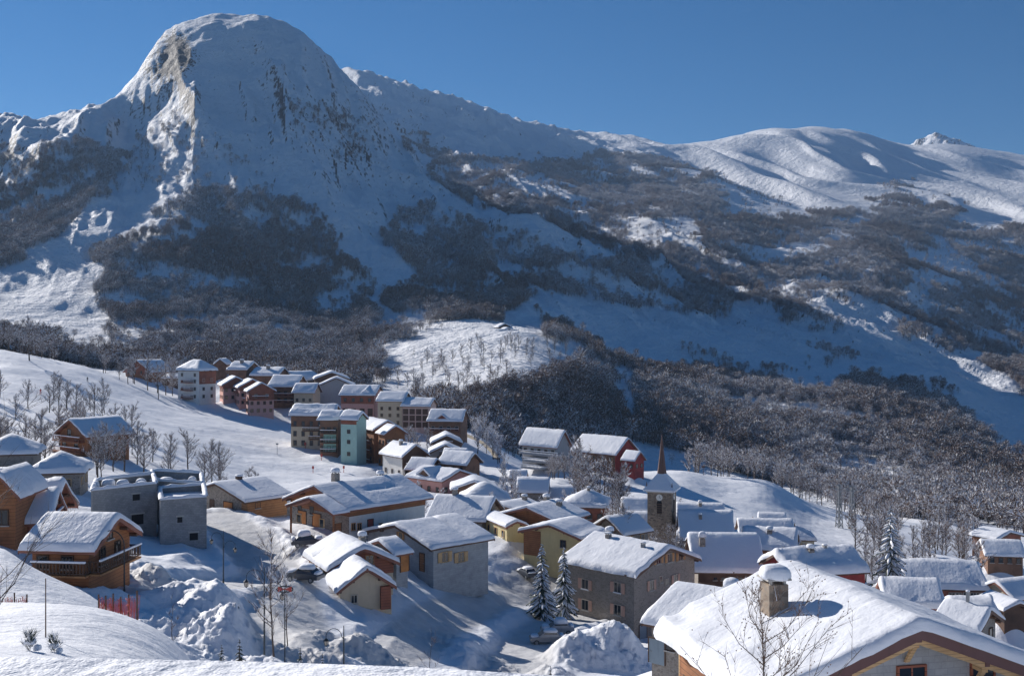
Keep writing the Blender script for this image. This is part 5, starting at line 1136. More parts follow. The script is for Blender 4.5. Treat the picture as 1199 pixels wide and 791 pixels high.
grove(sc_pts(40, -30, 262, 165, 225, [(-20, 500), (60, 520), (140, 500), (260, 540), (262, 592), (200, 585), (100, 560), (0, 560), (-20, 540)]), near, G, 'leafless frosted tree among those between the standing wooden chalet and the ski slope', (6, 9.5))
grove(sc_pts(22, -30, 165, 235, 300), mid, 'bare trees on the left flank of the ski slope', 'leafless frosted tree on the left flank of the ski slope, above the standing wooden chalet', (6, 9))
for px, d in ((292, 214), (300, 216)):
    x = (px-CX)/F*d; plant('bare_tree', near[1], (x, d, tz(x, d)), .5, None, 'low leafless tree at the slope foot behind the stone and log chalet', 'tree', 'low trees at the foot of the ski slope')
grove(sc_pts(30, -40, 235, 388, 430, avoid=False), mid, 'bare trees along the skyline of the ski slope', 'leafless tree on the crest at the top of the ski slope', (7, 12))
x = (35-CX)/F*360; plant('bare_tree', near[2], (x, 360, tz(x, 360)), 1.45, 1, 'largest lone leafless tree standing on the upper ski slope at left')
grove([(374, 372), (381, 374), (369, 376), (388, 378)], midf, 'white-frosted trees between the resort blocks', 'white-frosted tree beside the arched red-brown house in the upper resort', (7, 9))
grove(sc_pts(16, 545, 605, 330, 400), midf, 'frosted trees beside the winding gritted road', 'white-frosted tree above the winding gritted road', (7, 10))
grove(sc_pts(10, 470, 505, 322, 345, avoid=False), mid, 'bare trees behind the orange wooden apartments', 'leafless tree behind the orange wooden apartment houses', (6, 8))
grove(sc_pts(10, 585, 606, 225, 300, avoid=False), midf, 'slim frosted trees left of the terraced hall', 'slim frosted tree in the gap left of the terraced hall', (5, 7))
grove(sc_pts(9, 640, 668, 268, 290, avoid=False), mid, 'bare trees before the terraced hall', 'leafless tree in front of the terraced hall', (5, 7.5))
grove(sc_pts(20, 676, 735, 232, 275, avoid=False), mid, 'thicket between barn and red-boarded house', 'dark leafless tree in the thicket below the large red-gabled barn', (8, 13))
grove([(722, 186), (714, 190), (731, 184), (738, 188)], near, 'frosted trees behind the tall grey rendered house', 'bushy frosted tree directly behind the tall grey rendered house', (6, 8))
grove([(766, 192), (773, 189), (783, 191), (790, 193), (800, 188)], near, 'frosted trees at the foot of the church tower', 'frosted leafless tree at the foot of the church tower', (4.5, 7))
grove(sc_pts(12, 800, 860, 172, 186, avoid=False), near, 'low bare trees before the church nave', 'low leafless tree in front of the church nave', (2.5, 4))
grove(sc_pts(40, 805, 1020, 352, 400, avoid=False), mid, 'bare trees along the far edge of the sunlit field', 'leafless tree on the far edge of the sunlit field right of the spire', (7, 12))
grove(sc_pts(34, 1000, 1150, 190, 300), mid, 'bare trees on the right-hand bank', 'leafless tree on the bank behind the tall snowy fir', (7, 12))
grove([(1022, 178), (1030, 182), (1014, 184)], near, 'brown bushes left of the tall snowy fir', 'brown leafless bush directly left of the tall snowy fir', (7, 8.5))
grove(sc_pts(8, 1075, 1100, 125, 135, avoid=False), near, 'low brown shrubs before the brown house', 'low brown shrub in front of the brown house near the right edge', (2.2, 3.2))
grove(sc_pts(70, 440, 700, 540, 830, [(440, 470), (480, 430), (560, 400), (640, 400), (690, 430), (600, 450), (500, 475)], False), mid, 'scattered trees on the sunny spur meadow', 'small leafless tree on the sunny meadow beyond the upper resort', (7, 11))
# single near trees
x = (893-CX)/F*27; plant('birch_tree', bare_tree(6.2, 501, 18, 1100, .013, .5, .50, .12, tr=.062, sub=6, leafy=.35), (x, 27, tz(x, 27)), 1, 4.2, 'thin leafless tree with a few dead leaves in front of the large nearby snow roof')
x = (322-CX)/F*70; d_ = 70; plant('bare_tree', bare_tree(9, 511, 16, 900, .028, .8, .27, .35, tr=.08, sub=5), (x, d_, tz(x, d_)), .95, 0, 'slender leafless tree beside the ornate double lamp post')
x = (338-CX)/F*82; plant('bare_tree', bare_tree(7.5, 512, 14, 900, .03, .8, .34, .6, tr=.06, sub=6), (x, 82, tz(x, 82)), .9, 0, 'smaller frosted tree just right of the slender tree by the double lamp post')
x = (504-CX)/F*72; plant('sapling', bare_tree(6.6, 521, 7, 90, .02, .6, .16, .1, tr=.05, sub=2), (x, 72, tz(x, 72)), 1, 0, 'thin leafless sapling on the snow bank below the long low grey block house')
x = (203-CX)/F*42; plant('sapling', bare_tree(3.2, 522, 5, 80, .02, .35, .12, .2, tr=.03, sub=1), (x, 42, tz(x, 42)-.2), 1, 0, 'thin stick-like sapling at the foot of the smooth snow bank, lower left')
x = (-38-CX)/F*13.5; plant('bare_tree', bare_tree(5.2, 533, 20, 700, .006, .45, .36, .02, tr=.03, sub=9), (x, 13.5, tz(x, 13.5)-.6), .8, 2.9, 'fine bare twigs of a tree reaching in from the left edge')
for i, (px, py, dd, hh, t) in enumerate(((635, 694, 138, 10.6, 'taller snow-laden fir left of the tall grey rendered house'), (661, 690, 144, 9.4, 'snow-laden fir close against the left wall of the tall grey rendered house'), (1043, 690, 150, 16.8, 'tall broad snow-covered fir in front of the right-hand bank'))):
    x = (px-CX)/F*dd; plant('fir_tree', conifer(hh, 600+i, .24 if i == 2 else .22, 24, 11, 1.4, 1.0 if i == 2 else .8, .68 if i == 2 else .42), (x, dd, tz(x, dd)), 1, 0, t)
for px, dd, hh, t in ((645, 78, 3.8, 'small dense snow-laden fir at the bottom edge below the parked cars'), (378, 66, 2.8, 'small snowy fir at the bottom edge, right of two by the foreground ledge'), (352, 64, 2.2, 'small snowy fir at the bottom edge, left of two by the foreground ledge'), (260, 52, 1.9, 'spindly little fir on the snow bank beside the orange net fence'), (281, 55, 2.4, 'sparse little fir with orange netting at its foot'), (737, 238, 4.8, 'little fir left of the church tower in front of the snowy slope'), (827, 176, 4.2, 'little snowy fir in front of the church nave'), (745, 240, 3.4, 'smallest fir left of the church tower')):
    x = (px-CX)/F*dd; plant('fir_tree' if dd > 18 else 'shrub', conifer(hh, int(px), .22, 13, 8, .8, .6), (x, dd, tz(x, dd)-.05), 1, 0, t)

for px, dd, hh, t in ((187, 19, .42, 'dark twig tuft poking out of the smooth snow bank'), (36, 17, .40, 'snow-capped twiggy shrub left of the thin upright stake'), (63, 17.5, .34, 'smaller snow-capped shrub right of the thin upright stake')):
    x = (px-CX)/F*dd; e = plant('shrub', bare_tree(hh, int(px)+5, 12, 260, .012, .16, .5, .3, tr=.008, sub=4), (x, dd, tz(x, dd)-.10), 1, 0, t, 'shrub')
    if px != 187: dome(hh*.45, hh*.4, hh*.22, px, hh*.55).build('snow_cap', M['roof_snow'], e, True); dome(hh*.3, hh*.3, hh*.2, px, hh*.3, hh*.3).build('snow_cap', M['roof_snow'], e, True)
grove(sc_pts(16, 480, 700, 176, 245), midf, 'small frosted garden trees between the village roofs', 'small white-frosted tree squeezed between village roofs', (3.5, 6))
grove(sc_pts(14, 700, 960, 172, 250), midf, 'small frosted trees between the roofs near the church', 'small white-frosted tree between the roofs right of the church', (3, 5.5))
grove(sc_pts(14, 1010, 1199, 115, 190), midf, 'frosted garden trees near the right-edge houses', 'small frosted tree among the houses at the right edge', (3, 5.5))
# ------------------------------------------------------------------ far woods (stuff): instanced frosted trees
protoC = bpy.data.collections.new('wood_prototypes')
for i, (a_, b_) in enumerate(far):
    bm = bmesh.new(); bm.from_mesh(a_); n0 = len(bm.faces); bm.from_mesh(b_); bm.faces.ensure_lookup_table()
    for f in bm.faces[n0:]: f.material_index += 1
    me = bpy.data.meshes.new('wood_tree'); bm.to_mesh(me); bm.free()
    for k in ('bark', 'twig', 'frost'): me.materials.append(M[k])
    o = bpy.data.objects.new('wood_tree', me); protoC.objects.link(o)
cf = conifer(11, 900, .2, 9, 5, .5, .5); bm = bmesh.new(); bm.from_mesh(cf[1]); me = bpy.data.meshes.new('wood_fir'); bm.to_mesh(me); bm.free(); me.materials.append(M['conifer']); me.materials.append(M['frost'])
o = bpy.data.objects.new('wood_zfir', me); protoC.objects.link(o)
def gn():
    g = bpy.data.node_groups.new('scatter_trees', 'GeometryNodeTree'); g.interface.new_socket('Geometry', in_out='INPUT', socket_type='NodeSocketGeometry'); g.interface.new_socket('Geometry', in_out='OUTPUT', socket_type='NodeSocketGeometry')
    i_ = g.nodes.new('NodeGroupInput'); o_ = g.nodes.new('NodeGroupOutput'); ip = g.nodes.new('GeometryNodeInstanceOnPoints'); ci = g.nodes.new('GeometryNodeCollectionInfo')
    ci.inputs['Collection'].default_value = protoC; ci.inputs['Separate Children'].default_value = True; ci.inputs['Reset Children'].default_value = True
    def attr(nm, ty): n = g.nodes.new('GeometryNodeInputNamedAttribute'); n.data_type = ty; n.inputs['Name'].default_value = nm; return n.outputs[0]
    ip.inputs['Pick Instance'].default_value = True
    g.links.new(i_.outputs[0], ip.inputs['Points']); g.links.new(ci.outputs[0], ip.inputs['Instance']); g.links.new(attr('pick', 'INT'), ip.inputs['Instance Index'])
    rv = g.nodes.new('FunctionNodeEulerToRotation'); g.links.new(attr('rot', 'FLOAT_VECTOR'), rv.inputs[0]); g.links.new(rv.outputs[0], ip.inputs['Rotation']); g.links.new(attr('siz', 'FLOAT_VECTOR'), ip.inputs['Scale'])
    g.links.new(ip.outputs[0], o_.inputs[0]); return g
GN = gn()
def wood(name, label, pts, size):
    n = len(pts); me = bpy.data.meshes.new(name); me.vertices.add(n); me.vertices.foreach_set('co', pts.astype(np.float32).ravel())
    a = me.attributes.new('pick', 'INT', 'POINT'); tn = fbm(pts[:, 0]/110, pts[:, 1]/110, 3, 97)*2.6+rng.normal(0, .45, n); pk = np.clip(np.floor(tn*2+3), 0, 5).astype(int); pk[rng.random(n) < .045] = 6; a.data.foreach_set('value', pk.astype(np.int32))
    a = me.attributes.new('rot', 'FLOAT_VECTOR', 'POINT'); r = np.zeros((n, 3)); r[:, 2] = rng.random(n)*6.28; r[:, 0] = rng.normal(0, .06, n); a.data.foreach_set('vector', r.astype(np.float32).ravel())
    a = me.attributes.new('siz', 'FLOAT_VECTOR', 'POINT'); s = (size*np.exp(rng.normal(0, .22, n)))[:, None]*np.ones((n, 3)); s[:, 0] *= rng.uniform(.85, 1.25, n); s[:, 1] = s[:, 0]; a.data.foreach_set('vector', s.astype(np.float32).ravel())
    o = bpy.data.objects.new(name, me); COL.objects.link(o); md = o.modifiers.new('scatter', 'NODES'); md.node_group = GN
    setp(o, label, 'woodland', None, 'stuff'); return o
# photo-space outlines of the woods, each limited to its distance band; (polygon, dmin, dmax, density)
WOODS = [
 ([(-90, 185), (0, 178), (70, 165), (150, 182), (142, 215), (95, 255), (60, 292), (0, 318), (-90, 330)], 1000, 2400, .95, 1),
 ([(108, 292), (150, 270), (190, 243), (230, 222), (300, 232), (350, 228), (382, 250), (400, 285), (440, 325), (442, 372), (430, 405), (340, 425), (200, 425), (130, 400), (112, 345)], 640, 1750, .8, 1),
 ([(-90, 372), (90, 402), (200, 402), (440, 372), (480, 395), (455, 430), (438, 462), (400, 470), (330, 445), (260, 432), (200, 440), (140, 430), (60, 424), (-90, 405)], 430, 900, 1.0, 2),
 ([(455, 262), (490, 245), (560, 255), (600, 268), (640, 298), (690, 306), (740, 298), (830, 325), (900, 345), (985, 385), (1000, 400), (930, 385), (885, 350), (830, 372), (760, 362), (700, 365), (650, 348), (600, 335), (540, 318), (500, 335), (470, 312)], 900, 1900, .95, 1),
 ([(455, 335), (540, 312), (590, 325), (625, 350), (600, 372), (545, 380), (480, 372), (455, 355)], 820, 1400, 1.0, 1),
 ([(440, 345), (470, 350), (480, 380), (540, 388), (560, 400), (520, 440), (470, 460), (440, 470), (430, 440)], 470, 1000, .10, 2),
 ([(480, 160), (560, 186), (640, 188), (700, 178), (790, 180), (805, 200), (850, 210), (915, 232), (910, 258), (960, 248), (1030, 248), (1030, 215), (1060, 222), (1100, 245), (1140, 268), (1320, 270), (1320, 455), (1199, 440), (1130, 402), (1060, 392), (985, 395), (900, 345), (830, 325), (740, 298), (690, 300), (640, 270), (560, 240), (520, 215)], 1450, 3300, .85, 1),
 ([(880, 345), (940, 360), (985, 400), (950, 395), (900, 372)], 1000, 1900, .9, 1), ([(1060, 360), (1130, 380), (1320, 440), (1320, 500), (1199, 470), (1150, 420), (1100, 405), (1060, 390)], 900, 2000, .85, 1),
 ([(720, 425), (760, 432), (830, 428), (860, 440), (900, 447), (960, 450), (1040, 435), (1110, 462), (1142, 505), (1199, 530), (1320, 540), (1320, 660), (1199, 625), (1130, 620), (1080, 606), (1010, 600), (960, 572), (860, 548), (790, 548), (760, 535), (735, 500)], 380, 1150, 1.15, 2),
 ([(500, 478), (560, 460), (600, 440), (690, 425), (712, 440), (735, 470), (745, 520), (700, 535), (600, 530), (520, 515)], 425, 760, 1.1, 2),
 ([(630, 365), (665, 380), (725, 425), (710, 440), (680, 428), (640, 400)], 780, 1250, .7, 1),
 ([(780, 400), (830, 408), (880, 425), (1000, 405), (1010, 425), (900, 440), (810, 430)], 900, 1400, .12, 1),
 ([(640, 200), (760, 230), (760, 260), (640, 245), (560, 220)], 1700, 3300, .35, 1),
 ([(160, 150), (240, 140), (300, 190), (330, 230), (230, 225), (190, 240), (150, 270), (120, 240)], 1300, 2000, .10, 1),
 ([(330, 120), (420, 130), (430, 180), (380, 190), (340, 160)], 1500, 2000, .16, 1),
 ([(1040, 212), (1080, 225), (1140, 262), (1140, 275), (1060, 262), (1035, 245)], 1500, 3400, 1.2, 1),
]
CLEAR = [[(455, 405), (500, 388), (560, 384), (625, 390), (690, 415), (640, 438), (580, 452), (520, 474), (480, 478), (455, 462)], [(590, 205), (650, 215), (700, 240), (690, 250), (620, 232)], [(700, 262), (760, 258), (828, 252), (815, 285), (770, 292), (735, 280)], [(888, 290), (940, 276), (995, 292), (960, 304), (900, 300)], [(1062, 300), (1108, 288), (1165, 318), (1110, 330)], [(1052, 338), (1082, 324), (1102, 340), (1065, 352)], [(575, 210), (600, 222), (590, 232)], [(830, 180), (880, 190), (915, 215), (930, 245), (890, 262), (850, 250)],
         [(300, 248), (330, 262), (300, 282), (280, 262)], [(150, 255), (180, 245), (190, 262), (160, 268)], [(1075, 395), (1105, 390), (1110, 410), (1085, 412)], [(500, 385), (560, 392), (545, 402), (500, 398)], [(905, 445), (960, 440), (990, 455), (930, 462)], [(720, 430), (735, 435), (750, 480), (742, 500), (728, 470)]]
NCAND = 420000
pxs = rng.uniform(-90, 1320, NCAND); ds = np.sqrt(rng.uniform(380**2, 3400**2, NCAND)); near_x = rng.uniform(-90, 1320, 90000); near_d = np.sqrt(rng.uniform(380**2, 1200**2, 90000))
pxs = np.concatenate([pxs, near_x]); ds = np.concatenate([ds, near_d]); isn = np.concatenate([np.zeros(NCAND, bool), np.ones(90000, bool)])
xs = (pxs-CX)/F*ds; zs = tz_raw(xs, ds, Z); pys = HY-F*zs/ds
wn = fbm(xs/70, ds/70, 3, 71)*15; wx = fbm(xs/60, ds/60, 3, 72)*22
pr = np.zeros(len(xs))
for poly, d0, d1, den, cl in WOODS:
    ins = npoly(pxs+wx, pys+wn, poly) & (ds > d0) & (ds < d1)
    pr = np.maximum(pr, ins*den)
for poly in CLEAR: pr[npoly(pxs+wx, pys+wn, poly) & (ds > 560)] *= .04
gap = fbm(xs/45, ds/45, 3, 73); pr = pr*np.clip(.85+gap*2.6, .06, 1.15)
# candidate spacing: both sets together would be too thick; thin to about one tree in 40 m2 near, 75 m2 far
keep = rng.random(len(xs)) < pr*np.where(ds < 1200, np.where(isn, .62, .95), .92)
for a in PADS:
    keep &= (xs-a[0])**2+(ds-a[1])**2 > (a[3]+6)**2
P3 = np.stack([xs, ds, zs-.3], 1)[keep]; dk = ds[keep]
near_b = dk < 1200
wood('hillside_wood', 'grey-brown frosted leafless woodland on the slopes around the village', P3[near_b], .85)
wood('mountain_wood', 'dark frosted leafless woodland covering the far mountainsides', P3[~near_b], 1.0)
print('WOOD', len(P3), near_b.sum(), 'individual', TREES)
# ------------------------------------------------------------------ street furniture, cars, skiers
def gz_(px, d, dz=0): x = (px-CX)/F*d; return Vector((x, d, tz(x, d)+dz))
def lamp(px, d, h, label, arm='curve', rz=0.0):
    o = empty('street_lamp', gz_(px, d), rz, label, 'street lamp'); mb = MB(); mb.tube((0, 0, -.5), (0, 0, h*.75), .075, .05, 8); mb.tube((0, 0, -.3), (0, 0, .5), .13, .09, 8)
    if arm == 'curve':
        pts = [Vector((0, 0, h*.75))]+[Vector((-1.05*(1-math.cos(a)), 0, h*.75+math.sin(a)*h*.25)) for a in np.linspace(.2, math.pi*.62, 9)]
        mb.path(pts, .04); mb.build('pole', M['metal'], o); e = pts[-1]
        mb = MB(); mb.tube(e+Vector((-.05, 0, .05)), e+Vector((-.25, 0, -.12)), .06, .20, 10, 0, True); mb.tube(e+Vector((-.25, 0, -.12)), e+Vector((-.27, 0, -.17)), .20, .14, 10, 0, True); mb.build('lamp_head', M['metal'], o)
    else:
        mb.tube((0, 0, h*.75), (0, 0, h), .045, .03, 8); sides = (-1, 1) if arm == 'double' else (-1,)
        mb.build('pole', M['metal'], o)
        for k, s_ in enumerate(sides):
            zt = h-.25-k*.9; m2 = MB(); pts = [Vector((0, 0, zt-.7))]+[Vector((s_*(.15+.55*(1-math.cos(a))), 0, zt-.5+.55*math.sin(a))) for a in np.linspace(0, math.pi*.95, 10)]
            m2.path(pts, .025); m2.build('bracket', M['metal'], o); e = pts[-1]
            m3 = MB(); m3.tube(e, e+Vector((0, 0, -.22)), .02, .02, 6); z0 = e.z-.22
            m3.tube((e.x, e.y, z0), (e.x, e.y, z0-.16), .05, .22, 6, 0, True); m3.tube((e.x, e.y, z0-.48), (e.x, e.y, z0-.56), .12, .03, 6, 0, True)
            for q in range(6):
                a = q*math.pi/3; m3.tube((e.x+math.cos(a)*.20, e.y+math.sin(a)*.20, z0-.16), (e.x+math.cos(a)*.12, e.y+math.sin(a)*.12, z0-.49), .014, .014, 4)
            ln = m3.build('lantern', M['metal'], o)
            m4 = MB(); m4.tube((e.x, e.y, z0-.17), (e.x, e.y, z0-.47), .17, .10, 6, 0, True); m4.build('lantern_glass', M['frame'], ln)
    return o
lamp(146, 84, 5.3, 'tall dark street lamp with an arm curving left, beside the lower-left log chalet')
lamp(262, 108, 5.6, 'dark double-armed street lamp at the ploughed yard below the unfinished houses', 'double')
lamp(310, 71, 7.2, 'tall ornate post with two hanging lanterns beside the slender leafless tree', 'double')
lamp(403, 72, 4.8, 'short ornate post with one hanging lantern at the bottom, below the beige garage', 'single')
# red winter decoration on the lantern post
o = empty('street_decoration', gz_(334, 76, 0), 0, 'red bow-shaped street decoration hung between the lantern post and the slender tree', 'decoration')
mb = MB(); 
for i in range(26):
    a = i/26*6.283; mb.tube((math.cos(a)*.6, 0, 5.6+math.sin(a)*.22), (math.cos(a+.24)*.6, 0, 5.6+math.sin(a+.24)*.22), .05, .05, 5)
mb.tube((0, 0, -.4), (0, 0, 5.7), .05, .04, 6); mb.build('frame', M['metal'], o)
mb = MB()
for sg in (-1, 1): mb.add([(0, -.05, 5.6), (sg*.5, -.05, 5.8), (sg*.5, -.05, 5.4), (0, .05, 5.6), (sg*.5, .05, 5.8), (sg*.5, .05, 5.4)], [(0, 1, 2), (5, 4, 3), (1, 4, 5, 2), (0, 3, 4, 1), (2, 5, 3, 0)])
mb.build('bow', M['netred'], o)
# ornate bracket lamps on walls are too small to read and left out
def car(px, d, rz, label, paint, snow=.35, group=None):
    o = empty('parked_car', gz_(px, d, -.02), rz, label, 'car', group)
    prof = [(-2.0, .35), (-2.05, .75), (-1.9, .92), (-1.55, .98), (-1.15, 1.42), (.35, 1.45), (1.0, 1.0), (1.85, .86), (2.05, .62), (2.05, .35)]
    mb = MB(); W_ = .84; vs = []
    for (w_, ins) in ((-1, 0), (1, 0)):
        for x, z in prof: vs.append((x, w_*(W_-(.16 if z > 1.1 else 0)), z))
    n = len(prof); mb.add(vs, [tuple(range(n)), tuple(range(2*n-1, n-1, -1))]+[(i, (i+1) % n, n+(i+1) % n, n+i) for i in range(n)])
    body = mb.build('body', paint, o)
    bv = body.modifiers.new('bevel', 'BEVEL'); bv.width = .05; bv.segments = 2
    for s_ in (-1, 1):
        g = MB(); y = s_*(W_-.055); g.add([(-1.35, y, 1.0), (-1.08, y-s_*.07, 1.36), (.28, y-s_*.07, 1.38), (.82, y, 1.02), (-1.35, y+s_*.012, 1.0), (-1.08, y-s_*.055, 1.36), (.28, y-s_*.055, 1.38), (.82, y+s_*.012, 1.02)], [(0, 1, 2, 3), (7, 6, 5, 4), (0, 4, 5, 1), (1, 5, 6, 2), (2, 6, 7, 3), (3, 7, 4, 0)]); g.build('side_window', M['glass'], o)
        for x in (-1.25, 1.3):
            w = MB(); w.tube((x, s_*(W_-.18), .32), (x, s_*(W_+.03), .32), .32, .32, 18, 0, True); t_ = w.build('wheel', M['metal'], o); r = MB(); r.tube((x, s_*(W_+.03), .32), (x, s_*(W_+.045), .32), .19, .19, 12, 0, True); r.build('rim', M['steel'], t_)
        q = MB(); q.box(1.9, 2.06, s_*.72-.14 if s_ > 0 else -.86, s_*.72+.14 if s_ > 0 else -.58, .62, .76); q.build('headlight', M['frame'], o)
    g = MB(); g.add([(.42, -.62, 1.41), (.42, .62, 1.41), (.98, .70, 1.03), (.98, -.70, 1.03), (.45, -.62, 1.43), (.45, .62, 1.43), (1.01, .70, 1.05), (1.01, -.70, 1.05)], [(0, 1, 2, 3), (7, 6, 5, 4), (0, 4, 5, 1), (1, 5, 6, 2), (2, 6, 7, 3), (3, 7, 4, 0)]); g.build('windscreen', M['glass'], o)
    if snow:
        c = dome(1.65, 1.45, snow, px, 1.42, -.4, 0); c.build('roof_snow', M['roof_snow'], o, True); c = dome(.95, 1.45, snow*.6, px, .90, 1.45, 0); c.build('bonnet_snow', M['roof_snow'], o, True)
        c = dome(.5, 1.4, snow*.6, px, .95, -1.75, 0); c.build('boot_snow', M['roof_snow'], o, True)
    return o
silver = mk_plain('silver_car_paint', (.34, .34, .35), .35, .05, .3); darkp = mk_plain('dark_car_paint', (.05, .06, .08), .35, .1, .2); greenp = mk_plain('green_car_paint', (.12, .17, .15), .4, .1)
car(641, 121, math.radians(184), 'silver estate car with snow on its roof parked below the two firs', silver, .28)
car(653, 127, math.radians(186), 'snow-buried car parked just behind the silver estate car', silver, .6)
car(357, 112, math.radians(160), 'dark car under a quilt of snow at the left corner of the beige garage', darkp, .5)
car(360, 131, math.radians(16), 'snow-capped dark car in front of the wide wooden chalet garage doors', darkp, .7)
car(617, 158, math.radians(120), 'dark car standing on the lane beside the yellow wing', darkp, .3)
# net fences
def net(pts, h, label, n=30):
    o = empty('net_fence', pts[0], 0, label, 'net fence'); L_ = [Vector(p)-Vector(pts[0]) for p in pts]; P_ = []
    for i in range(n+1):
        t_ = i/n*(len(L_)-1); k = min(int(t_), len(L_)-2); p = L_[k].lerp(L_[k+1], t_-k); w = p+Vector(pts[0]); zz = tz(w.x, w.y)-pts[0][2]; P_.append(Vector((p.x, p.y, zz+.05*math.sin(i*1.7)-.15)))
    mb = MB(); m = 6; r = .008
    for j in range(m+1):
        for i in range(n): f = j/m; sag = .12*math.sin(i*.9+j*.3)*f; mb.tube(P_[i]+Vector((sag, 0, h*f)), P_[i+1]+Vector((sag, 0, h*f)), r, r, 3)
    for i in range(n+1):
        mb.tube(P_[i], P_[i]+Vector((.1*math.sin(i*.9), 0, h)), r, r, 3)
        if i < n: mb.tube(P_[i]+Vector((0, 0, h*.1)), P_[i+1]+Vector((0, 0, h*.95)), r, r, 3); mb.tube(P_[i]+Vector((0, 0, h*.9)), P_[i+1]+Vector((0, 0, h*.05)), r, r, 3)
    mb.build('netting', M['netred'], o)
    for i in range(0, n+1, 6): q = MB(); q.tube(P_[i]-Vector((0, 0, .3)), P_[i]+Vector((0, 0, h+.15)), .03, .03, 6); q.build('stake', M['darkwood'], o)
net([gz_(116, 37), gz_(130, 36.5), gz_(145, 36), gz_(161, 34)], 1.25, 'sagging red plastic net fence on the bank crest before the tall street lamp')
net([gz_(-20, 40.5), gz_(10, 41), gz_(32, 41.5)], .7, 'half-buried red plastic net along the left edge of the smooth snow bank', 18)
net([gz_(262, 57), gz_(285, 58), gz_(312, 60)], .8, 'low orange-red net fence behind the little firs, lower left centre', 24)
# ski slope: skiers, markers, lift poles
sk = bpy.data.meshes.new('skier_body'); bm = bmesh.new(); J = [(0,0,.92),(0,.02,1.15),(0,.04,1.38),(0,.05,1.5),(0,.07,1.63),(0,.07,1.74),(-.11,0,.88),(-.14,.10,.50),(-.14,-.02,.10),(.11,0,.88),(.14,.10,.50),(.14,-.02,.10),(-.20,.04,1.38),(-.30,.08,1.12),(-.30,.28,1.02),(.20,.04,1.38),(.30,.08,1.12),(.30,.28,1.02),(-.14,.12,.06),(.14,.12,.06)]
R_ = [.14,.13,.15,.07,.10,.09,.09,.075,.055,.09,.075,.055,.07,.05,.04,.07,.05,.04,.05,.05]; E = [(0,1),(1,2),(2,3),(3,4),(4,5),(0,6),(6,7),(7,8),(0,9),(9,10),(10,11),(2,12),(12,13),(13,14),(2,15),(15,16),(16,17),(8,18),(11,19)]
sk.from_pydata(J, E, []); so_ = bpy.data.objects.new('tmp_person', sk); COL.objects.link(so_); md = so_.modifiers.new('s', 'SKIN')
for i, r in enumerate(R_): sk.skin_vertices[0].data[i].radius = (r, r)
sk.skin_vertices[0].data[0].use_root = True; so_.modifiers.new('ss', 'SUBSURF').levels = 1
dg = bpy.context.evaluated_depsgraph_get(); body_me = bpy.data.meshes.new_from_object(so_.evaluated_get(dg)); bpy.data.objects.remove(so_)
def skier(px, py, col, label, rz, dmin=200):
    d = first_hit(px, py, dmin) or 340; o = empty('person', gz_(px, d), rz, label, 'person'); me = body_me.copy(); me.materials.clear(); me.materials.append(col); me.polygons.foreach_set('use_smooth', [True]*len(me.polygons))
    b_ = bpy.data.objects.new('body', me); COL.objects.link(b_); b_.parent = o
    for s_ in (-1, 1):
        mb = MB(); mb.box(s_*.14-.045, s_*.14+.045, -.75, .85, 0, .03); mb.build('ski', M['metal'], o); mb = MB(); mb.tube((s_*.30, .28, 1.02), (s_*.42, -.35, .05), .012, .012, 5); mb.build('ski_pole', M['metal'], o)
jr = mk_plain('red_jacket', (.55, .06, .05)); jd = mk_plain('dark_ski_suit', (.04, .045, .06)); jb = mk_plain('blue_ski_suit', (.05, .09, .22))
skier(48, 462, jr, 'skier in a red jacket high on the slope at far left', .5); skier(103, 448, jd, 'dark-clothed skier below the slope crest, left of another pair mate', 1.0)
skier(120, 449, jb, 'skier in dark blue just right of the dark-clothed skier near the crest', 2.0); skier(157, 481, jd, 'dark-clothed skier alone in the middle of the slope', 1.4)
def pole(px, py, h, label, r=.06, mat='metal', head=None, cat='pole', name='slope_pole', dmin=200, group=None):
    d = first_hit(px, py, dmin) or 300; o = empty(name, gz_(px, d), 0, label, cat, group); mb = MB(); mb.tube((0, 0, -.5), (0, 0, h), r, r*.8, 8, 0, True); mb.build('post', M[mat], o)
    if head: mb = MB(); mb.box(-head[0], head[0], -.12, .12, h-head[1], h+.05); mb.build('head', M[head[2]], o)
pole(186, 468, 5.2, 'lift pole standing on the slope below the white apartment house', .16, 'metal', (.9, .3, 'metal'), 'lift pole', 'lift_pole')
pole(325, 532, 3.2, 'snow-making lance with a red base in the middle of the slope', .08, 'steel', (.35, .35, 'steel'), 'snow lance', 'snow_lance')
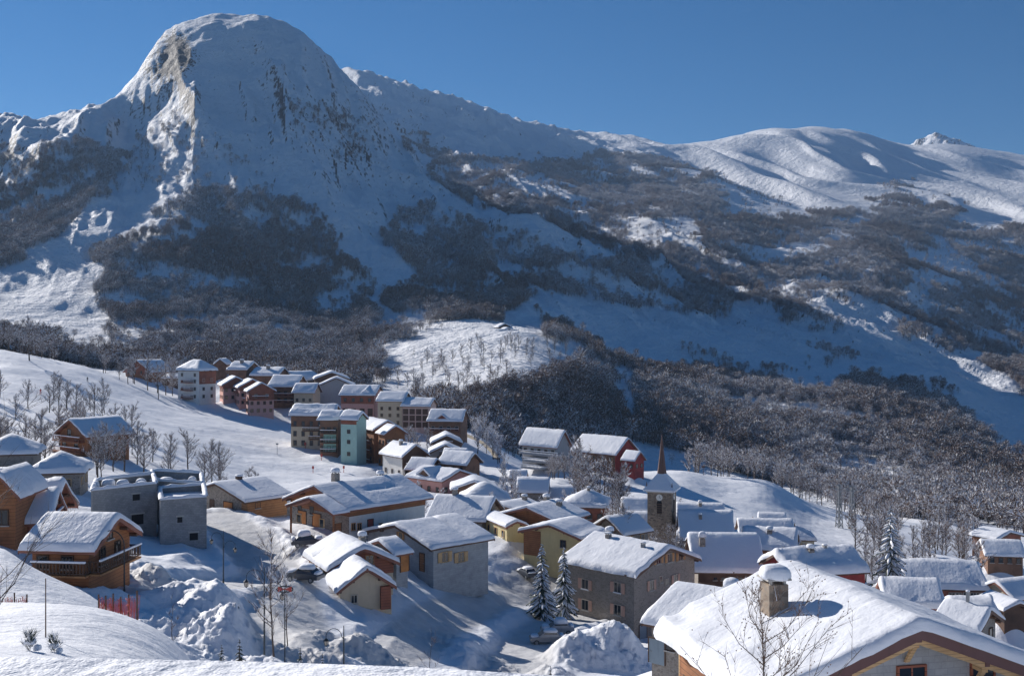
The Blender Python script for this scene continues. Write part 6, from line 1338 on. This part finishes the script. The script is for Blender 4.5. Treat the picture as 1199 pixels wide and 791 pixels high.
for px, py, t in ((358, 526, 'leftmost, nearest the ochre apartments'), (377, 539, 'middle one'), (367, 554, 'lower one, nearest the wide wooden chalet'), (403, 553, 'rightmost, below the turquoise tower')): pole(px, py, 1.8, 'red piste marker on the lower slope, '+t, .09, 'netred', (.25, .7, 'netred'), 'piste marker', 'piste_marker')
pole(745, 556, 1, 'x') if False else None
# lattice pylons
for px, t in ((983, 'left'), (998, 'right')):
    d = 300; o = empty('lattice_pylon', gz_(px, d), .3, 'steel lattice pylon on the lower field, %s one of the pair' % t, 'pylon'); mb = MB(); H_ = 12.5; b0 = 1.1; b1 = .35
    for k in range(4):
        a = (k+.5)*math.pi/2; c, s_ = math.cos(a), math.sin(a); mb.tube((c*b0, s_*b0, -1), (c*b1, s_*b1, H_), .15, .11, 4)
        a2 = a+math.pi/2; c2, s2 = math.cos(a2), math.sin(a2)
        for i in range(7):
            f0, f1 = i/7, (i+1)/7; r0 = b0+(b1-b0)*f0; r1 = b0+(b1-b0)*f1; mb.tube((c*r0, s_*r0, H_*f0), (c2*r1, s2*r1, H_*f1), .08, .08, 3); mb.tube((c2*r0, s2*r0, H_*f0), (c*r1, s_*r1, H_*f1), .08, .08, 3)
    mb.build('lattice', M['steel'], o); mb = MB(); mb.box(-1.9, 1.9, -.1, .1, H_-1.2, H_-1.0); mb.box(-1.4, 1.4, -.1, .1, H_-.15, H_+.05); mb.build('crossarm', M['steel'], o)
# wooden cross-braced pole and snow stake
o = empty('field_post', gz_(885, 236), 0, 'leaning wooden posts beside the lone field hut', 'post'); mb = MB(); mb.tube((0, 0, -.3), (-.6, 0, 3.6), .12, .08, 6); mb.tube((-1.0, 0, -.3), (-.4, .1, 2.4), .1, .07, 6); mb.build('timber', M['redwood'], o)
pole(824, 556, 3.0, 'small signpost on the brow of the sunlit field', .09, 'darkwood', (.6, .5, 'darkwood'), 'signpost', 'signpost')
x = (54-CX)/F*20; o = empty('snow_stake', (x, 20, tz(x, 20)), 0, 'thin upright stake on the smooth snow bank at lower left', 'stake'); mb = MB(); mb.tube((0, 0, -.3), (0, 0, 1.15), .014, .010, 6, 0, True); mb.build('rod', M['darkwood'], o)
